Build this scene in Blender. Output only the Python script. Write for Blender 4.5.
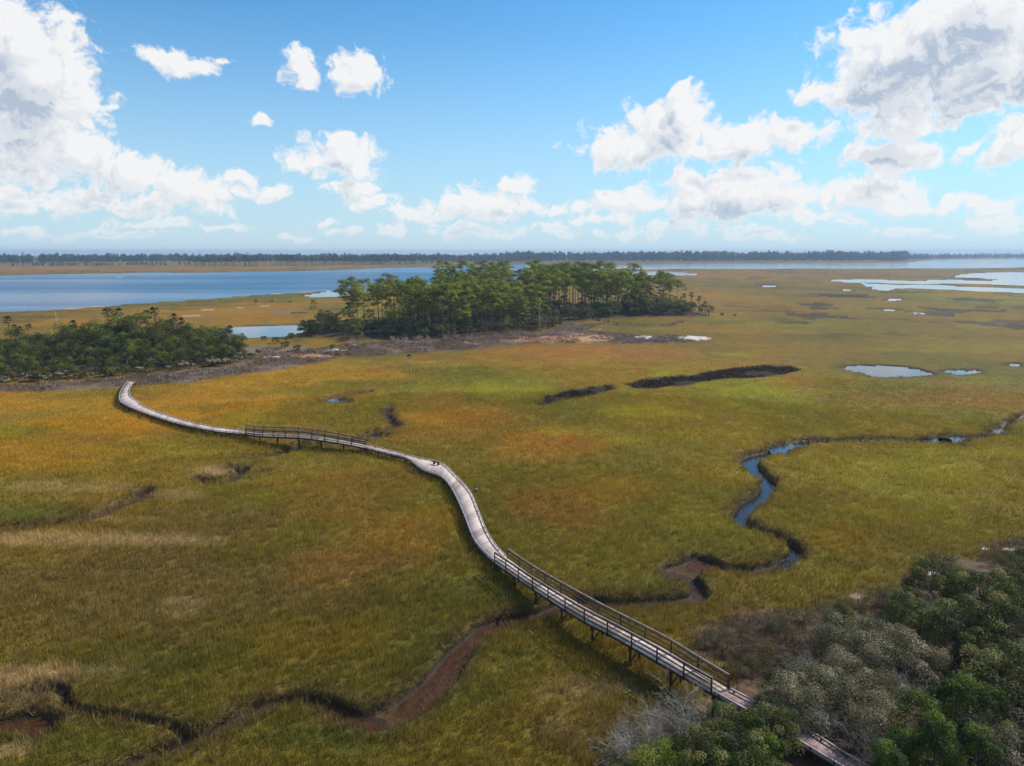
import bpy, math, random
import numpy as np
from mathutils import Vector, Euler

# ------------------------------------------------------------------ camera, sky, sun, exposure
for o in list(bpy.data.objects):
    bpy.data.objects.remove(o)
SC = bpy.context.scene
COL = SC.collection
CAM_H, FPX, CX, CY, HORIZON = 30.0, 700.0, 512.0, 383.0, 252.5
PITCH = math.atan((CY - HORIZON) / FPX)
cam = bpy.data.cameras.new('camera'); camo = bpy.data.objects.new('camera', cam); COL.objects.link(camo)
cam.sensor_width = 36.0; cam.lens = 36.0 * FPX / 1024.0
cam.clip_start = 0.5; cam.clip_end = 40000
camo.location = (0, 0, CAM_H); camo.rotation_euler = (math.pi / 2 - PITCH, 0, 0)
SC.camera = camo
SC.view_settings.view_transform = 'Standard'; SC.view_settings.look = 'None'
SC.view_settings.gamma = 1.0; SC.view_settings.use_curve_mapping = False
SC.view_settings.exposure = 0.0
SC.cycles.use_denoising = True
SC.cycles.max_bounces = 6; SC.cycles.diffuse_bounces = 3; SC.cycles.glossy_bounces = 3
SC.cycles.transmission_bounces = 3; SC.cycles.volume_bounces = 0; SC.cycles.transparent_max_bounces = 6
SC.cycles.sample_clamp_indirect = 4.0

SUN_AZ, SUN_EL = 62.0, 40.0                     # azimuth clockwise from the view direction
sd = Vector((math.sin(math.radians(SUN_AZ)) * math.cos(math.radians(SUN_EL)),
             math.cos(math.radians(SUN_AZ)) * math.cos(math.radians(SUN_EL)), math.sin(math.radians(SUN_EL))))
sun = bpy.data.lights.new('sun', 'SUN'); suno = bpy.data.objects.new('sun', sun); COL.objects.link(suno)
sun.energy = 5.0; sun.angle = math.radians(0.53); sun.color = (1.0, 0.95, 0.88)
suno.rotation_euler = sd.to_track_quat('Z', 'Y').to_euler(); suno.location = (200, 100, 200)

SKY_STRENGTH, SKY_TINT = 0.12, (0.58, 1.09, 1.32)

def pix_dir(px, py):
    v = Vector(((px - CX) / FPX, 0, 0))
    c, s = math.cos(PITCH), math.sin(PITCH)
    u = (CY - py) / FPX
    return Vector((v.x, c + u * s, -s + u * c))

def at(px, py, z=0.0):
    d = pix_dir(px, py)
    t = (z - CAM_H) / d.z
    return Vector((d.x * t, d.y * t, z))

def project(x, y, z):
    c, s = math.cos(PITCH), math.sin(PITCH)
    dz = z - CAM_H
    depth = y * c - dz * s
    up = y * s + dz * c
    return CX + FPX * x / depth, CY - FPX * up / depth

# clouds: (px, py, rx, ry, peak)
CLOUDS = [
 (0,45,86,62,1.05),(30,95,82,56,1.05),(5,135,95,44,1.0),(82,155,56,36,1.0),(128,172,56,30,0.95),(175,186,40,24,0.9),
 (206,193,34,22,0.85),(62,18,44,14,0.62),(112,107,22,7,0.6),(268,192,24,11,0.75),(212,207,42,15,0.62),(80,208,50,16,0.62),
 (10,192,30,16,0.75),(30,170,60,24,0.8),(62,205,90,22,0.5),
 (268,190,30,14,0.9),(240,178,20,12,0.7),(100,200,70,20,0.75),(20,206,40,14,0.7),(150,205,60,18,0.7),(45,75,70,60,0.9),
 (685,92,14,12,0.75),(415,216,40,14,0.7),(355,170,34,14,0.75),(570,205,40,16,0.7),(700,200,90,26,0.85),(780,200,60,20,0.75),(880,190,60,18,0.75),(940,205,60,16,0.7),(1000,205,40,16,0.65),
 (30,232,60,9,.5),(230,226,40,9,.55),(290,236,60,7,.5),(395,232,40,9,.55),(545,228,40,9,.55),(600,236,30,6,.55),(690,222,50,10,.6),(770,232,40,8,.55),(840,224,50,10,.6),(930,236,50,7,.55),(985,222,40,9,.6),(480,232,120,12,.5),(620,234,140,12,.5),(760,234,140,12,.5),(900,230,120,12,.5),(120,234,120,10,.42),(340,232,80,10,.42),(1010,228,60,10,.45),
 (172,64,54,15,0.95),(222,62,12,9,0.5),(303,70,18,22,0.95),(357,74,32,24,0.98),(262,120,13,9,0.85),(182,146,9,5,0.4),
 (336,157,48,26,1.0),(352,188,44,16,0.7),(372,204,44,17,0.68),(398,216,32,12,0.55),(326,221,34,11,0.5),
 (482,204,76,21,0.9),(516,186,26,18,0.72),(440,214,44,12,0.5),(550,212,40,12,0.5),
 (625,146,50,24,1.0),(668,136,52,30,1.05),(688,112,24,22,0.95),(745,138,60,22,0.98),(800,134,46,18,0.85),(685,88,13,10,0.6),
 (720,148,60,14,0.8),
 (935,50,100,60,1.1),(880,82,58,46,1.05),(985,24,90,56,1.1),(1010,72,86,46,1.1),(900,120,70,30,0.9),(895,157,64,22,0.95),
 (815,88,34,18,0.8),(1022,136,36,26,1.0),(972,146,20,9,0.75),(960,110,70,30,0.8),
 (738,192,84,30,0.95),(700,186,40,22,0.8),(640,204,76,22,0.7),(598,196,30,16,0.65),(860,196,70,24,0.75),(905,206,80,18,0.65),(975,204,30,14,0.6),
 (800,214,120,18,0.55),(1000,218,90,14,0.5),(600,220,120,14,0.45),(470,226,110,12,0.4),(150,224,150,12,0.36),(700,228,250,12,0.4),
]

def build_world():
    w = bpy.data.worlds.new('World'); SC.world = w; w.use_nodes = True
    w.cycles.sampling_method = 'MANUAL'; w.cycles.sample_map_resolution = 256
    nt = w.node_tree; nt.nodes.clear(); N, L = nt.nodes, nt.links
    # --- cloud field group, in units of 0.143 rad
    g = bpy.data.node_groups.new('cloud_field', 'ShaderNodeTree')
    g.interface.new_socket('P', in_out='INPUT', socket_type='NodeSocketVector')
    g.interface.new_socket('D', in_out='OUTPUT', socket_type='NodeSocketFloat')
    g.interface.new_socket('S', in_out='OUTPUT', socket_type='NodeSocketFloat')
    gn, gl = g.nodes, g.links
    gi = gn.new('NodeGroupInput'); go = gn.new('NodeGroupOutput')
    P = gi.outputs[0]
    def azel(px, py):
        d = pix_dir(px, py).normalized()
        return math.atan2(d.x, d.y) * 7, -math.asin(d.z) * 7
    # domain warp for ragged outlines
    wn = gn.new('ShaderNodeTexNoise'); wn.noise_dimensions = '2D'; wn.inputs['Scale'].default_value = 2.6
    wn.inputs['Detail'].default_value = 4; gl.new(P, wn.inputs['Vector'])
    wv = gn.new('ShaderNodeVectorMath'); wv.operation = 'MULTIPLY_ADD'
    gl.new(wn.outputs['Color'], wv.inputs[0]); wv.inputs[1].default_value = (0.34, 0.24, 0); wv.inputs[2].default_value = (-0.17, -0.12, 0)
    wp = gn.new('ShaderNodeVectorMath'); wp.operation = 'ADD'; gl.new(P, wp.inputs[0]); gl.new(wv.outputs[0], wp.inputs[1])
    acc = None
    for (cx, cy, rx, ry, pk) in CLOUDS:
        a0, e0 = azel(cx, cy)
        ra = abs(azel(cx + rx, cy)[0] - azel(cx - rx, cy)[0]) / 2
        re = abs(azel(cx, cy + ry)[1] - azel(cx, cy - ry)[1]) / 2
        m = gn.new('ShaderNodeVectorMath'); m.operation = 'MULTIPLY_ADD'
        gl.new(wp.outputs[0], m.inputs[0]); m.inputs[1].default_value = (1 / ra, 1 / re, 0)
        m.inputs[2].default_value = (-a0 / ra, -e0 / re, 0)
        ln = gn.new('ShaderNodeVectorMath'); ln.operation = 'LENGTH'; gl.new(m.outputs[0], ln.inputs[0])
        sb = gn.new('ShaderNodeMath'); sb.operation = 'SUBTRACT'; sb.inputs[0].default_value = pk; gl.new(ln.outputs['Value'], sb.inputs[1])
        if acc is None: acc = sb.outputs[0]
        else:
            mx = gn.new('ShaderNodeMath'); mx.operation = 'SMOOTH_MAX'; mx.inputs[2].default_value = 0.22
            gl.new(acc, mx.inputs[0]); gl.new(sb.outputs[0], mx.inputs[1]); acc = mx.outputs[0]
    # generic scattered cumulus outside the photograph's view
    sx = gn.new('ShaderNodeSeparateXYZ'); gl.new(P, sx.inputs[0])
    ab = gn.new('ShaderNodeMath'); ab.operation = 'ABSOLUTE'; gl.new(sx.outputs['X'], ab.inputs[0])
    gm = gn.new('ShaderNodeMapRange'); gl.new(ab.outputs[0], gm.inputs[0])
    gm.inputs[1].default_value = 5.2; gm.inputs[2].default_value = 6.5; gm.inputs[3].default_value = -2.0; gm.inputs[4].default_value = 0.0
    gnz = gn.new('ShaderNodeTexNoise'); gnz.noise_dimensions = '2D'; gnz.inputs['Scale'].default_value = 0.55; gl.new(P, gnz.inputs['Vector'])
    gs = gn.new('ShaderNodeMath'); gs.operation = 'MULTIPLY_ADD'; gl.new(gnz.outputs['Fac'], gs.inputs[0]); gs.inputs[1].default_value = 4.0; gs.inputs[2].default_value = -2.15
    ga = gn.new('ShaderNodeMath'); ga.operation = 'ADD'; gl.new(gs.outputs[0], ga.inputs[0]); gl.new(gm.outputs[0], ga.inputs[1])
    mx = gn.new('ShaderNodeMath'); mx.operation = 'MAXIMUM'; gl.new(acc, mx.inputs[0]); gl.new(ga.outputs[0], mx.inputs[1]); acc = mx.outputs[0]
    n1 = gn.new('ShaderNodeTexNoise'); n1.noise_dimensions = '2D'; n1.inputs['Scale'].default_value = 2.6
    n1.inputs['Detail'].default_value = 8; n1.inputs['Roughness'].default_value = 0.66; gl.new(wp.outputs[0], n1.inputs['Vector'])
    vo = gn.new('ShaderNodeTexVoronoi'); vo.voronoi_dimensions = '2D'; vo.feature = 'SMOOTH_F1'; vo.inputs['Scale'].default_value = 5.5
    vo.inputs['Smoothness'].default_value = 0.4; vo.inputs['Detail'].default_value = 3.0; vo.inputs['Roughness'].default_value = 0.6
    gl.new(wp.outputs[0], vo.inputs['Vector'])
    a1 = gn.new('ShaderNodeMath'); a1.operation = 'MULTIPLY_ADD'; gl.new(n1.outputs['Fac'], a1.inputs[0]); a1.inputs[1].default_value = 1.7; a1.inputs[2].default_value = -0.66
    a2 = gn.new('ShaderNodeMath'); a2.operation = 'MULTIPLY_ADD'; gl.new(vo.outputs['Distance'], a2.inputs[0]); a2.inputs[1].default_value = -0.45; a2.inputs[2].default_value = 0.17
    a3 = gn.new('ShaderNodeMath'); a3.operation = 'ADD'; gl.new(a1.outputs[0], a3.inputs[0]); gl.new(a2.outputs[0], a3.inputs[1])
    a4 = gn.new('ShaderNodeMath'); a4.operation = 'ADD'; gl.new(a3.outputs[0], a4.inputs[0]); gl.new(acc, a4.inputs[1])
    gl.new(a4.outputs[0], go.inputs[0])
    n3 = gn.new('ShaderNodeTexNoise'); n3.noise_dimensions = '2D'; n3.inputs['Scale'].default_value = 2.2
    n3.inputs['Detail'].default_value = 1.5; gl.new(wp.outputs[0], n3.inputs['Vector'])
    b1 = gn.new('ShaderNodeMath'); b1.operation = 'MULTIPLY_ADD'; gl.new(n3.outputs['Fac'], b1.inputs[0]); b1.inputs[1].default_value = 1.3; b1.inputs[2].default_value = -0.6
    b2 = gn.new('ShaderNodeMath'); b2.operation = 'ADD'; gl.new(b1.outputs[0], b2.inputs[0]); gl.new(acc, b2.inputs[1])
    gl.new(b2.outputs[0], go.inputs[1])
    # --- world
    tc = N.new('ShaderNodeTexCoord')
    sep = N.new('ShaderNodeSeparateXYZ'); L.new(tc.outputs['Generated'], sep.inputs[0])
    def math_(op, a, b=None, c=None):
        n = N.new('ShaderNodeMath'); n.operation = op
        for i, v in enumerate((a, b, c)):
            if v is None: continue
            if isinstance(v, (int, float)): n.inputs[i].default_value = v
            else: L.new(v, n.inputs[i])
        return n.outputs[0]
    def mrange(v, a, b, c=0.0, d=1.0, smooth=True):
        n = N.new('ShaderNodeMapRange'); n.interpolation_type = 'SMOOTHSTEP' if smooth else 'LINEAR'
        L.new(v, n.inputs[0])
        for i, q in enumerate((a, b, c, d)): n.inputs[i + 1].default_value = q
        return n.outputs[0]
    az = math_('MULTIPLY', math_('ARCTAN2', sep.outputs['X'], sep.outputs['Y']), 7.0)
    elr = math_('ARCSINE', sep.outputs['Z'])
    el = math_('MULTIPLY', elr, -7.0)
    cmb = N.new('ShaderNodeCombineXYZ'); L.new(az, cmb.inputs[0]); L.new(el, cmb.inputs[1])
    def field(off, sock=0):
        n = N.new('ShaderNodeGroup'); n.node_tree = g
        if off is None: L.new(cmb.outputs[0], n.inputs[0])
        else:
            ad = N.new('ShaderNodeVectorMath'); ad.operation = 'ADD'; L.new(cmb.outputs[0], ad.inputs[0]); ad.inputs[1].default_value = off
            L.new(ad.outputs[0], n.inputs[0])
        return n.outputs[sock]
    D0 = field(None); D1 = field((0.06, -0.08, 0)); D2 = field((0.10, -0.26, 0), 1)
    alpha = mrange(D0, -0.15, 0.30)
    hz = mrange(elr, 0.0, 0.07, 0.42, 1.0)
    alpha = math_('MULTIPLY', alpha, hz)
    alpha = math_('MULTIPLY', alpha, 0.97)
    rel = mrange(math_('SUBTRACT', D0, D1), -0.26, 0.26)
    base = mrange(D2, 0.06, 0.82)
    thick = mrange(D0, 0.1, 0.7)
    shade = math_('MULTIPLY', math_('MULTIPLY', base, thick), math_('MULTIPLY_ADD', rel, -0.35, 0.95))
    shade = math_('ADD', shade, math_('MULTIPLY', math_('SUBTRACT', 0.58, rel), 0.30))
    shade = math_('MINIMUM', math_('MAXIMUM', shade, 0.0), 1.0)
    ramp = N.new('ShaderNodeMix'); ramp.data_type = 'RGBA'; L.new(shade, ramp.inputs[0])
    k = 1.0 / SKY_STRENGTH
    ramp.inputs[6].default_value = (0.93 * k, 0.93 * k, 0.93 * k, 1); ramp.inputs[7].default_value = (0.46 * k, 0.54 * k, 0.66 * k, 1)
    sky = N.new('ShaderNodeTexSky'); sky.sky_type = 'NISHITA'; sky.sun_disc = False
    sky.sun_elevation = math.radians(SUN_EL); sky.sun_rotation = math.radians(SUN_AZ)
    sky.altitude = 0; sky.air_density = 1.0; sky.dust_density = 0.15; sky.ozone_density = 2.2
    tint = N.new('ShaderNodeMix'); tint.data_type = 'RGBA'; tint.blend_type = 'MULTIPLY'; tint.inputs[0].default_value = 1
    L.new(sky.outputs[0], tint.inputs[6]); tint.inputs[7].default_value = (*SKY_TINT, 1)
    # moist air whitens the lowest part of the sky
    hm = N.new('ShaderNodeMix'); hm.data_type = 'RGBA'
    L.new(math_('POWER', mrange(elr, -0.01, 0.31, 0.97, 0.0, False), 1.4), hm.inputs[0]); L.new(tint.outputs[2], hm.inputs[6])
    hm.inputs[7].default_value = (0.60 * k, 0.75 * k, 0.88 * k, 1)
    mixc = N.new('ShaderNodeMix'); mixc.data_type = 'RGBA'
    L.new(alpha, mixc.inputs[0]); L.new(hm.outputs[2], mixc.inputs[6]); L.new(ramp.outputs[2], mixc.inputs[7])
    bg = N.new('ShaderNodeBackground'); bg.inputs['Strength'].default_value = SKY_STRENGTH; L.new(mixc.outputs[2], bg.inputs[0])
    out = N.new('ShaderNodeOutputWorld'); L.new(bg.outputs[0], out.inputs[0])
build_world()

# ------------------------------------------------------------------ numeric helpers
def lin(r, g, b, k=1.0):
    f = lambda c: (c / 12.92 if c <= 0.04045 else ((c + 0.055) / 1.055) ** 2.4)
    return np.array([f(r / 255.0) * k, f(g / 255.0) * k, f(b / 255.0) * k])

def _hash(ix, iy, seed):
    h = (ix.astype(np.int64) * 374761393 + iy.astype(np.int64) * 668265263 + seed * 1442695041) & 0xFFFFFFFF
    h = ((h ^ (h >> 13)) * 1274126177) & 0xFFFFFFFF
    return ((h ^ (h >> 16)) & 0xFFFF) / 65535.0

def vnoise(x, y, seed=0):
    ix, iy = np.floor(x), np.floor(y)
    fx, fy = x - ix, y - iy
    fx = fx * fx * fx * (fx * (fx * 6 - 15) + 10); fy = fy * fy * fy * (fy * (fy * 6 - 15) + 10)
    ix = ix.astype(np.int64); iy = iy.astype(np.int64)
    a, b = _hash(ix, iy, seed), _hash(ix + 1, iy, seed)
    c, d = _hash(ix, iy + 1, seed), _hash(ix + 1, iy + 1, seed)
    return a + (b - a) * fx + (c - a) * fy + (a - b - c + d) * fx * fy

def fbm(x, y, seed=0, octv=4):
    s, a, t = 0.0, 0.5, 0.0
    for i in range(octv):
        c, sn = math.cos(0.6 * i), math.sin(0.6 * i)
        s = s + a * vnoise((x * c - y * sn) * 2 ** i + 17.3 * i, (x * sn + y * c) * 2 ** i - 9.1 * i, seed + i)
        t += a; a *= 0.5
    return s / t

def sstep(a, b, v):
    t = np.clip((v - a) / (b - a), 0, 1)
    return t * t * (3 - 2 * t)

def seg_dist(x, y, pts, margin, closed=False):
    """distance to a polyline (inf outside its box + margin)"""
    d = np.full(x.shape, 1e9)
    P = np.array(pts)
    x0, y0 = P.min(0) - margin; x1, y1 = P.max(0) + margin
    idx = np.nonzero((x > x0) & (x < x1) & (y > y0) & (y < y1))[0]
    if len(idx) == 0: return d, idx
    xs, ys = x[idx], y[idx]
    best = np.full(xs.shape, 1e9)
    Q = np.vstack([P, P[:1]]) if closed else P
    for (ax, ay), (bx, by) in zip(Q[:-1], Q[1:]):
        dx, dy = bx - ax, by - ay
        L2 = dx * dx + dy * dy + 1e-12
        t = np.clip(((xs - ax) * dx + (ys - ay) * dy) / L2, 0, 1)
        best = np.minimum(best, np.hypot(xs - ax - t * dx, ys - ay - t * dy))
    d[idx] = best
    return d, idx

def poly_sd(x, y, poly, margin=30.0):
    """signed distance, negative inside"""
    d, idx = seg_dist(x, y, poly, margin, True)
    if len(idx) == 0: return d
    xs, ys = x[idx], y[idx]
    ins = np.zeros(xs.shape, bool)
    P = np.array(poly)
    for (ax, ay), (bx, by) in zip(P, np.roll(P, -1, 0)):
        c = ((ay > ys) != (by > ys)) & (xs < (bx - ax) * (ys - ay) / (by - ay + 1e-12) + ax)
        ins ^= c
    dd = d[idx]; dd[ins] *= -1; d[idx] = dd
    return d

def smooth_pts(pts, n=6):
    """Catmull-Rom through points (tuples of any length)"""
    P = [np.array(p, float) for p in pts]
    P = [2 * P[0] - P[1]] + P + [2 * P[-1] - P[-2]]
    out = []
    for i in range(1, len(P) - 2):
        for k in range(n):
            t = k / n
            out.append(0.5 * (2 * P[i] + (P[i + 1] - P[i - 1]) * t + (2 * P[i - 1] - 5 * P[i] + 4 * P[i + 1] - P[i + 2]) * t * t
                              + (3 * P[i] - P[i - 1] - 3 * P[i + 1] + P[i + 2]) * t ** 3))
    out.append(P[-2])
    return out

def W(pts, z=0.0):
    return [tuple(at(px, py, z)[:2]) for px, py in pts]

# ------------------------------------------------------------------ the lie of the land (traced on the ground, in metres)
# creek: points (px, py), half width m, depth m
CREEKS = [
 ([(1030,414),(1018,419),(1006,424),(994,434),(965,440)], .3, .7),
 ([(965,440),(930,442),(890,440),(850,441),(810,441),(792,446),(780,450),(764,453)], .7, 1.5),
 ([(764,453),(748,461),(756,473),(769,482),(760,494),(746,507),(741,520),(750,527)], .85, 1.2),
 ([(750,527),(764,533),(780,538),(795,547),(797,556),(780,567)], .5, .95),
 ([(780,567),(755,572),(725,568),(700,563),(682,568),(671,577)], .6, .66),
 ([(700,563),(690,568),(676,572)], 1.3, .64),
 ([(676,574),(693,582),(701,591),(692,598),(660,603),(625,605),(596,604)], 0.6, .66),
 ([(596,604),(570,606),(548,613),(524,618),(502,622),(480,634),(462,651),(450,666),(436,685),(420,701),(400,713),(376,720)], .85, .62),
 ([(376,720),(350,718),(326,707),(300,702),(272,706),(248,716)], 0.5, .62),
 ([(248,716),(225,730),(198,742),(165,755),(120,775),(60,800)], 0.35, .55),
 ([(-90,760),(-40,738),(0,728),(26,724),(40,730)], .9, .62),
 ([(0,703),(28,695),(50,694),(66,706),(84,714),(110,720),(135,725),(168,730),(200,741)], 0.12, .45),
 ([(-60,542),(5,531),(25,528),(61,523),(94,518),(122,506),(142,497),(147,490)], 0.75, 0.69),
 ([(199,479),(213,483),(230,481),(239,476),(240,470),(226,467)], 0.45, 0.9),
 ([(366,392),(345,396),(328,400)], 0.8, 1.2),
 ([(330,402),(345,402)], 0.9, 1.2),
 ([(388,407),(386,414),(392,421),(398,426),(388,431)], 0.4, .68),
 ([(388,431),(370,434),(384,437),(360,441),(330,444),(303,444)], 0.5, 1.0),
 ([(303,444),(296,448),(280,454),(253,458)], 0.45, 0.9),
 ([(520,310),(640,326),(680,322)], 0.8, 1.0),
 ([(600,324),(625,326),(670,327)], 0.8, 1.0),
 ([(300,352),(330,356),(350,356)], 0.6, 0.9),
 ]
RIVER_NEAR = [(-700,352),(-300,326),(-80,315),(0,311),(60,308.5),(110,305),(160,301.5),(220,297.5),(270,293.5),(320,290.8),(372,287.5),(410,285),
              (440,283),(480,281),(520,278),(560,274),(600,271.2),(640,269.6),(680,268.8),(720,268.6),(770,268.7),(800,268.3),(838,268.4),(880,268.5),(930,268.2),(1000,268),(1060,267),(1400,270)]
RIVER_FAR = [(1400,257),(1060,258),(1000,259),(935,259.6),(912,262),(860,263),(800,263.2),(740,263.3),(690,263.2),(640,264.4),(590,264.7),(540,264.5),(500,264.8),
             (460,265.6),(430,266.8),(400,267.3),(340,269.6),(280,271.2),(240,271.5),(200,272.4),(150,272.3),(100,273.4),(50,274),(0,275.2),(-80,276.5),(-300,279),(-700,288)]
PONDS = [  # polygon px, depth
 ([(219,333),(224,330),(232,328),(252,326.3),(280,325.8),(308,325.6),(312,328),(306,333),(290,336),(270,337.6),(245,338),(228,337.5)], 1.6),
 ([(841,368.5),(851,366.3),(868,366),(886,366),(905,368),(920,371),(931,374.6),(915,376.4),(881,377.4),(868,374.6),(852,371)], 1.6),
 ([(946,372.6),(956,370),(966,371.5),(975,370),(976,373),(961,375)], 1.5),
 ([(302,295.5),(318,293.5),(330,291.8),(342,293),(350,291),(368,290),(368,294.6),(348,296.4),(330,296.6),(312,297)], 1.6),
 ([(640,271.5),(665,271.7),(690,273.4),(700,275.2),(660,275.4),(630,274)], 1.6),
 ([(829,280.6),(850,279.6),(884,279.9),(915,281.4),(945,279.8),(998,280.8),(985,278.2),(962,277.6),(956,275.4),(976,273.6),(1000,272.6),(1090,272),(1090,286),(1030,285.6),(1000,284.8),(960,283.4),(930,283.7),(905,284),(880,282.6),(850,282.4)], 2),
 ([(862,283),(885,284.6),(905,285.2),(930,285),(970,287),(1090,292),(1090,295.4),(1010,292.6),(960,290.2),(930,288.8),(900,288.2),(884,290.4),(872,288)], 2),
 ([(885,299.8),(890,299),(900,298.6),(901,299.8),(894,300.6),(887,300.6)], 1.5),
 ([(884,310.2),(889,309.9),(893,310.6),(888,311.2)], 1.5),
 ([(843,289.8),(847,289.9),(848,290.6),(844,290.6)], 1.5),
 ([(760,285.6),(772,285.4),(773,286.6),(762,286.8)], 1.5),
 ([(915,312.8),(918,313.2),(917,314.2),(915,314)], 1.5),
 ([(778,451),(781,447),(788,446),(791,449),(787,454),(780,454)], 1.4),
 ([(929,441),(936,438.5),(943,440),(938,443)], 1.3),
 ([(947,441),(954,437.5),(961,438),(961,444),(953,445)], 1.4),
 ([(992,433),(997,430),(999,432.5),(995,435)], 1.3),
 ([(334,401),(337,400.2),(341,401),(338,402.6)], 1.3),
 ([(1014,365),(1022,364),(1023,367),(1016,367)], 1.5),
]
ISLET = [(116,276.6),(126,275.8),(136,276.4),(128,277.4)]
DARKFLATS = [
 [(626,384),(640,379.5),(662,377),(690,374),(712,371),(745,366.5),(770,364.6),(790,365.6),(800,369.4),(784,374.4),(750,377.6),(712,380),(688,384.5),(655,387.6),(636,388)],
 [(536,402),(546,395.5),(566,391),(590,387),(612,384.4),(615,388),(604,393),(580,397.5),(556,401),(548,405),(538,405)],
]
PANS = [   # grey-mauve salt flat and wrack round the wooded islands
 [(-60,388),(0,386),(60,381),(120,377),(170,372),(230,367),(258,356),(262,347),(300,348),(345,352),(345,356),(325,361),(285,369),(240,376),(190,383),(140,386),(60,391),(0,393),(-60,397)],
 [(318,349),(345,344),(400,340),(470,338),(545,334),(566,324),(604,324),(590,331),(640,336),(690,335.6),(709,339.6),(690,343.5),(640,344.6),(590,344),(540,344),(480,349),(420,353.5),(370,357),(330,356)],
]
ISLANDS = [  # wooded ground
 [(-80,386),(0,383),(60,378),(125,374),(170,370),(225,366),(250,360),(245,350),(215,346),(180,341),(140,337),(90,337),(40,342),(0,346),(-80,352)],
 [(296,345),(315,338),(350,342),(400,340),(450,341),(500,338),(545,333),(562,325),(600,320),(650,318),(712,316.5),(690,311),(620,306),(540,303),(460,306),(400,314),(345,324),(318,322),(300,332)],
]
SHORE = [(596,800),(612,755),(632,725),(665,708),(705,698),(722,676),(694,652),(704,630),(740,617),(790,611),(830,603),(868,598),(890,586),(905,572),(940,560),(968,556),(990,546),(1020,540),(1100,520),(1500,500),(1500,2200),(300,2200)]
def creek_world(c): return [tuple(p) for p in smooth_pts(W(c[0], -0.3), 5)]
CREEKS_W = [(creek_world(c), c[1], c[2]) for c in CREEKS]
RIVER_W = [tuple(p) for p in smooth_pts(W(RIVER_NEAR), 4)] + [tuple(p) for p in smooth_pts(W(RIVER_FAR), 3)]
PONDS_W = [([tuple(p) for p in smooth_pts(W(p_ + p_[:1], -0.3), 4)][:-1], d_) for p_, d_ in PONDS]
ISLET_W = W(ISLET); DARK_W = [W(p) for p in DARKFLATS]; PANS_W = [W(p) for p in PANS]; ISL_W = [W(p) for p in ISLANDS]; SHORE_W = W(SHORE)

GREEN, OLIVE, OCHRE = lin(106, 96, 27), lin(130, 103, 28), lin(160, 117, 28)
ORANGE, RUST, YELLOW = lin(156, 106, 32), lin(140, 94, 42), lin(138, 130, 30)
STRAW, DULL, DEEP = lin(170, 143, 98), lin(106, 86, 44), lin(72, 82, 28)
MUD, MUDDARK, PAN, SAND, PEACH = lin(72, 45, 26), lin(44, 36, 26), lin(120, 102, 84), lin(205, 196, 180), lin(176, 132, 96)
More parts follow.
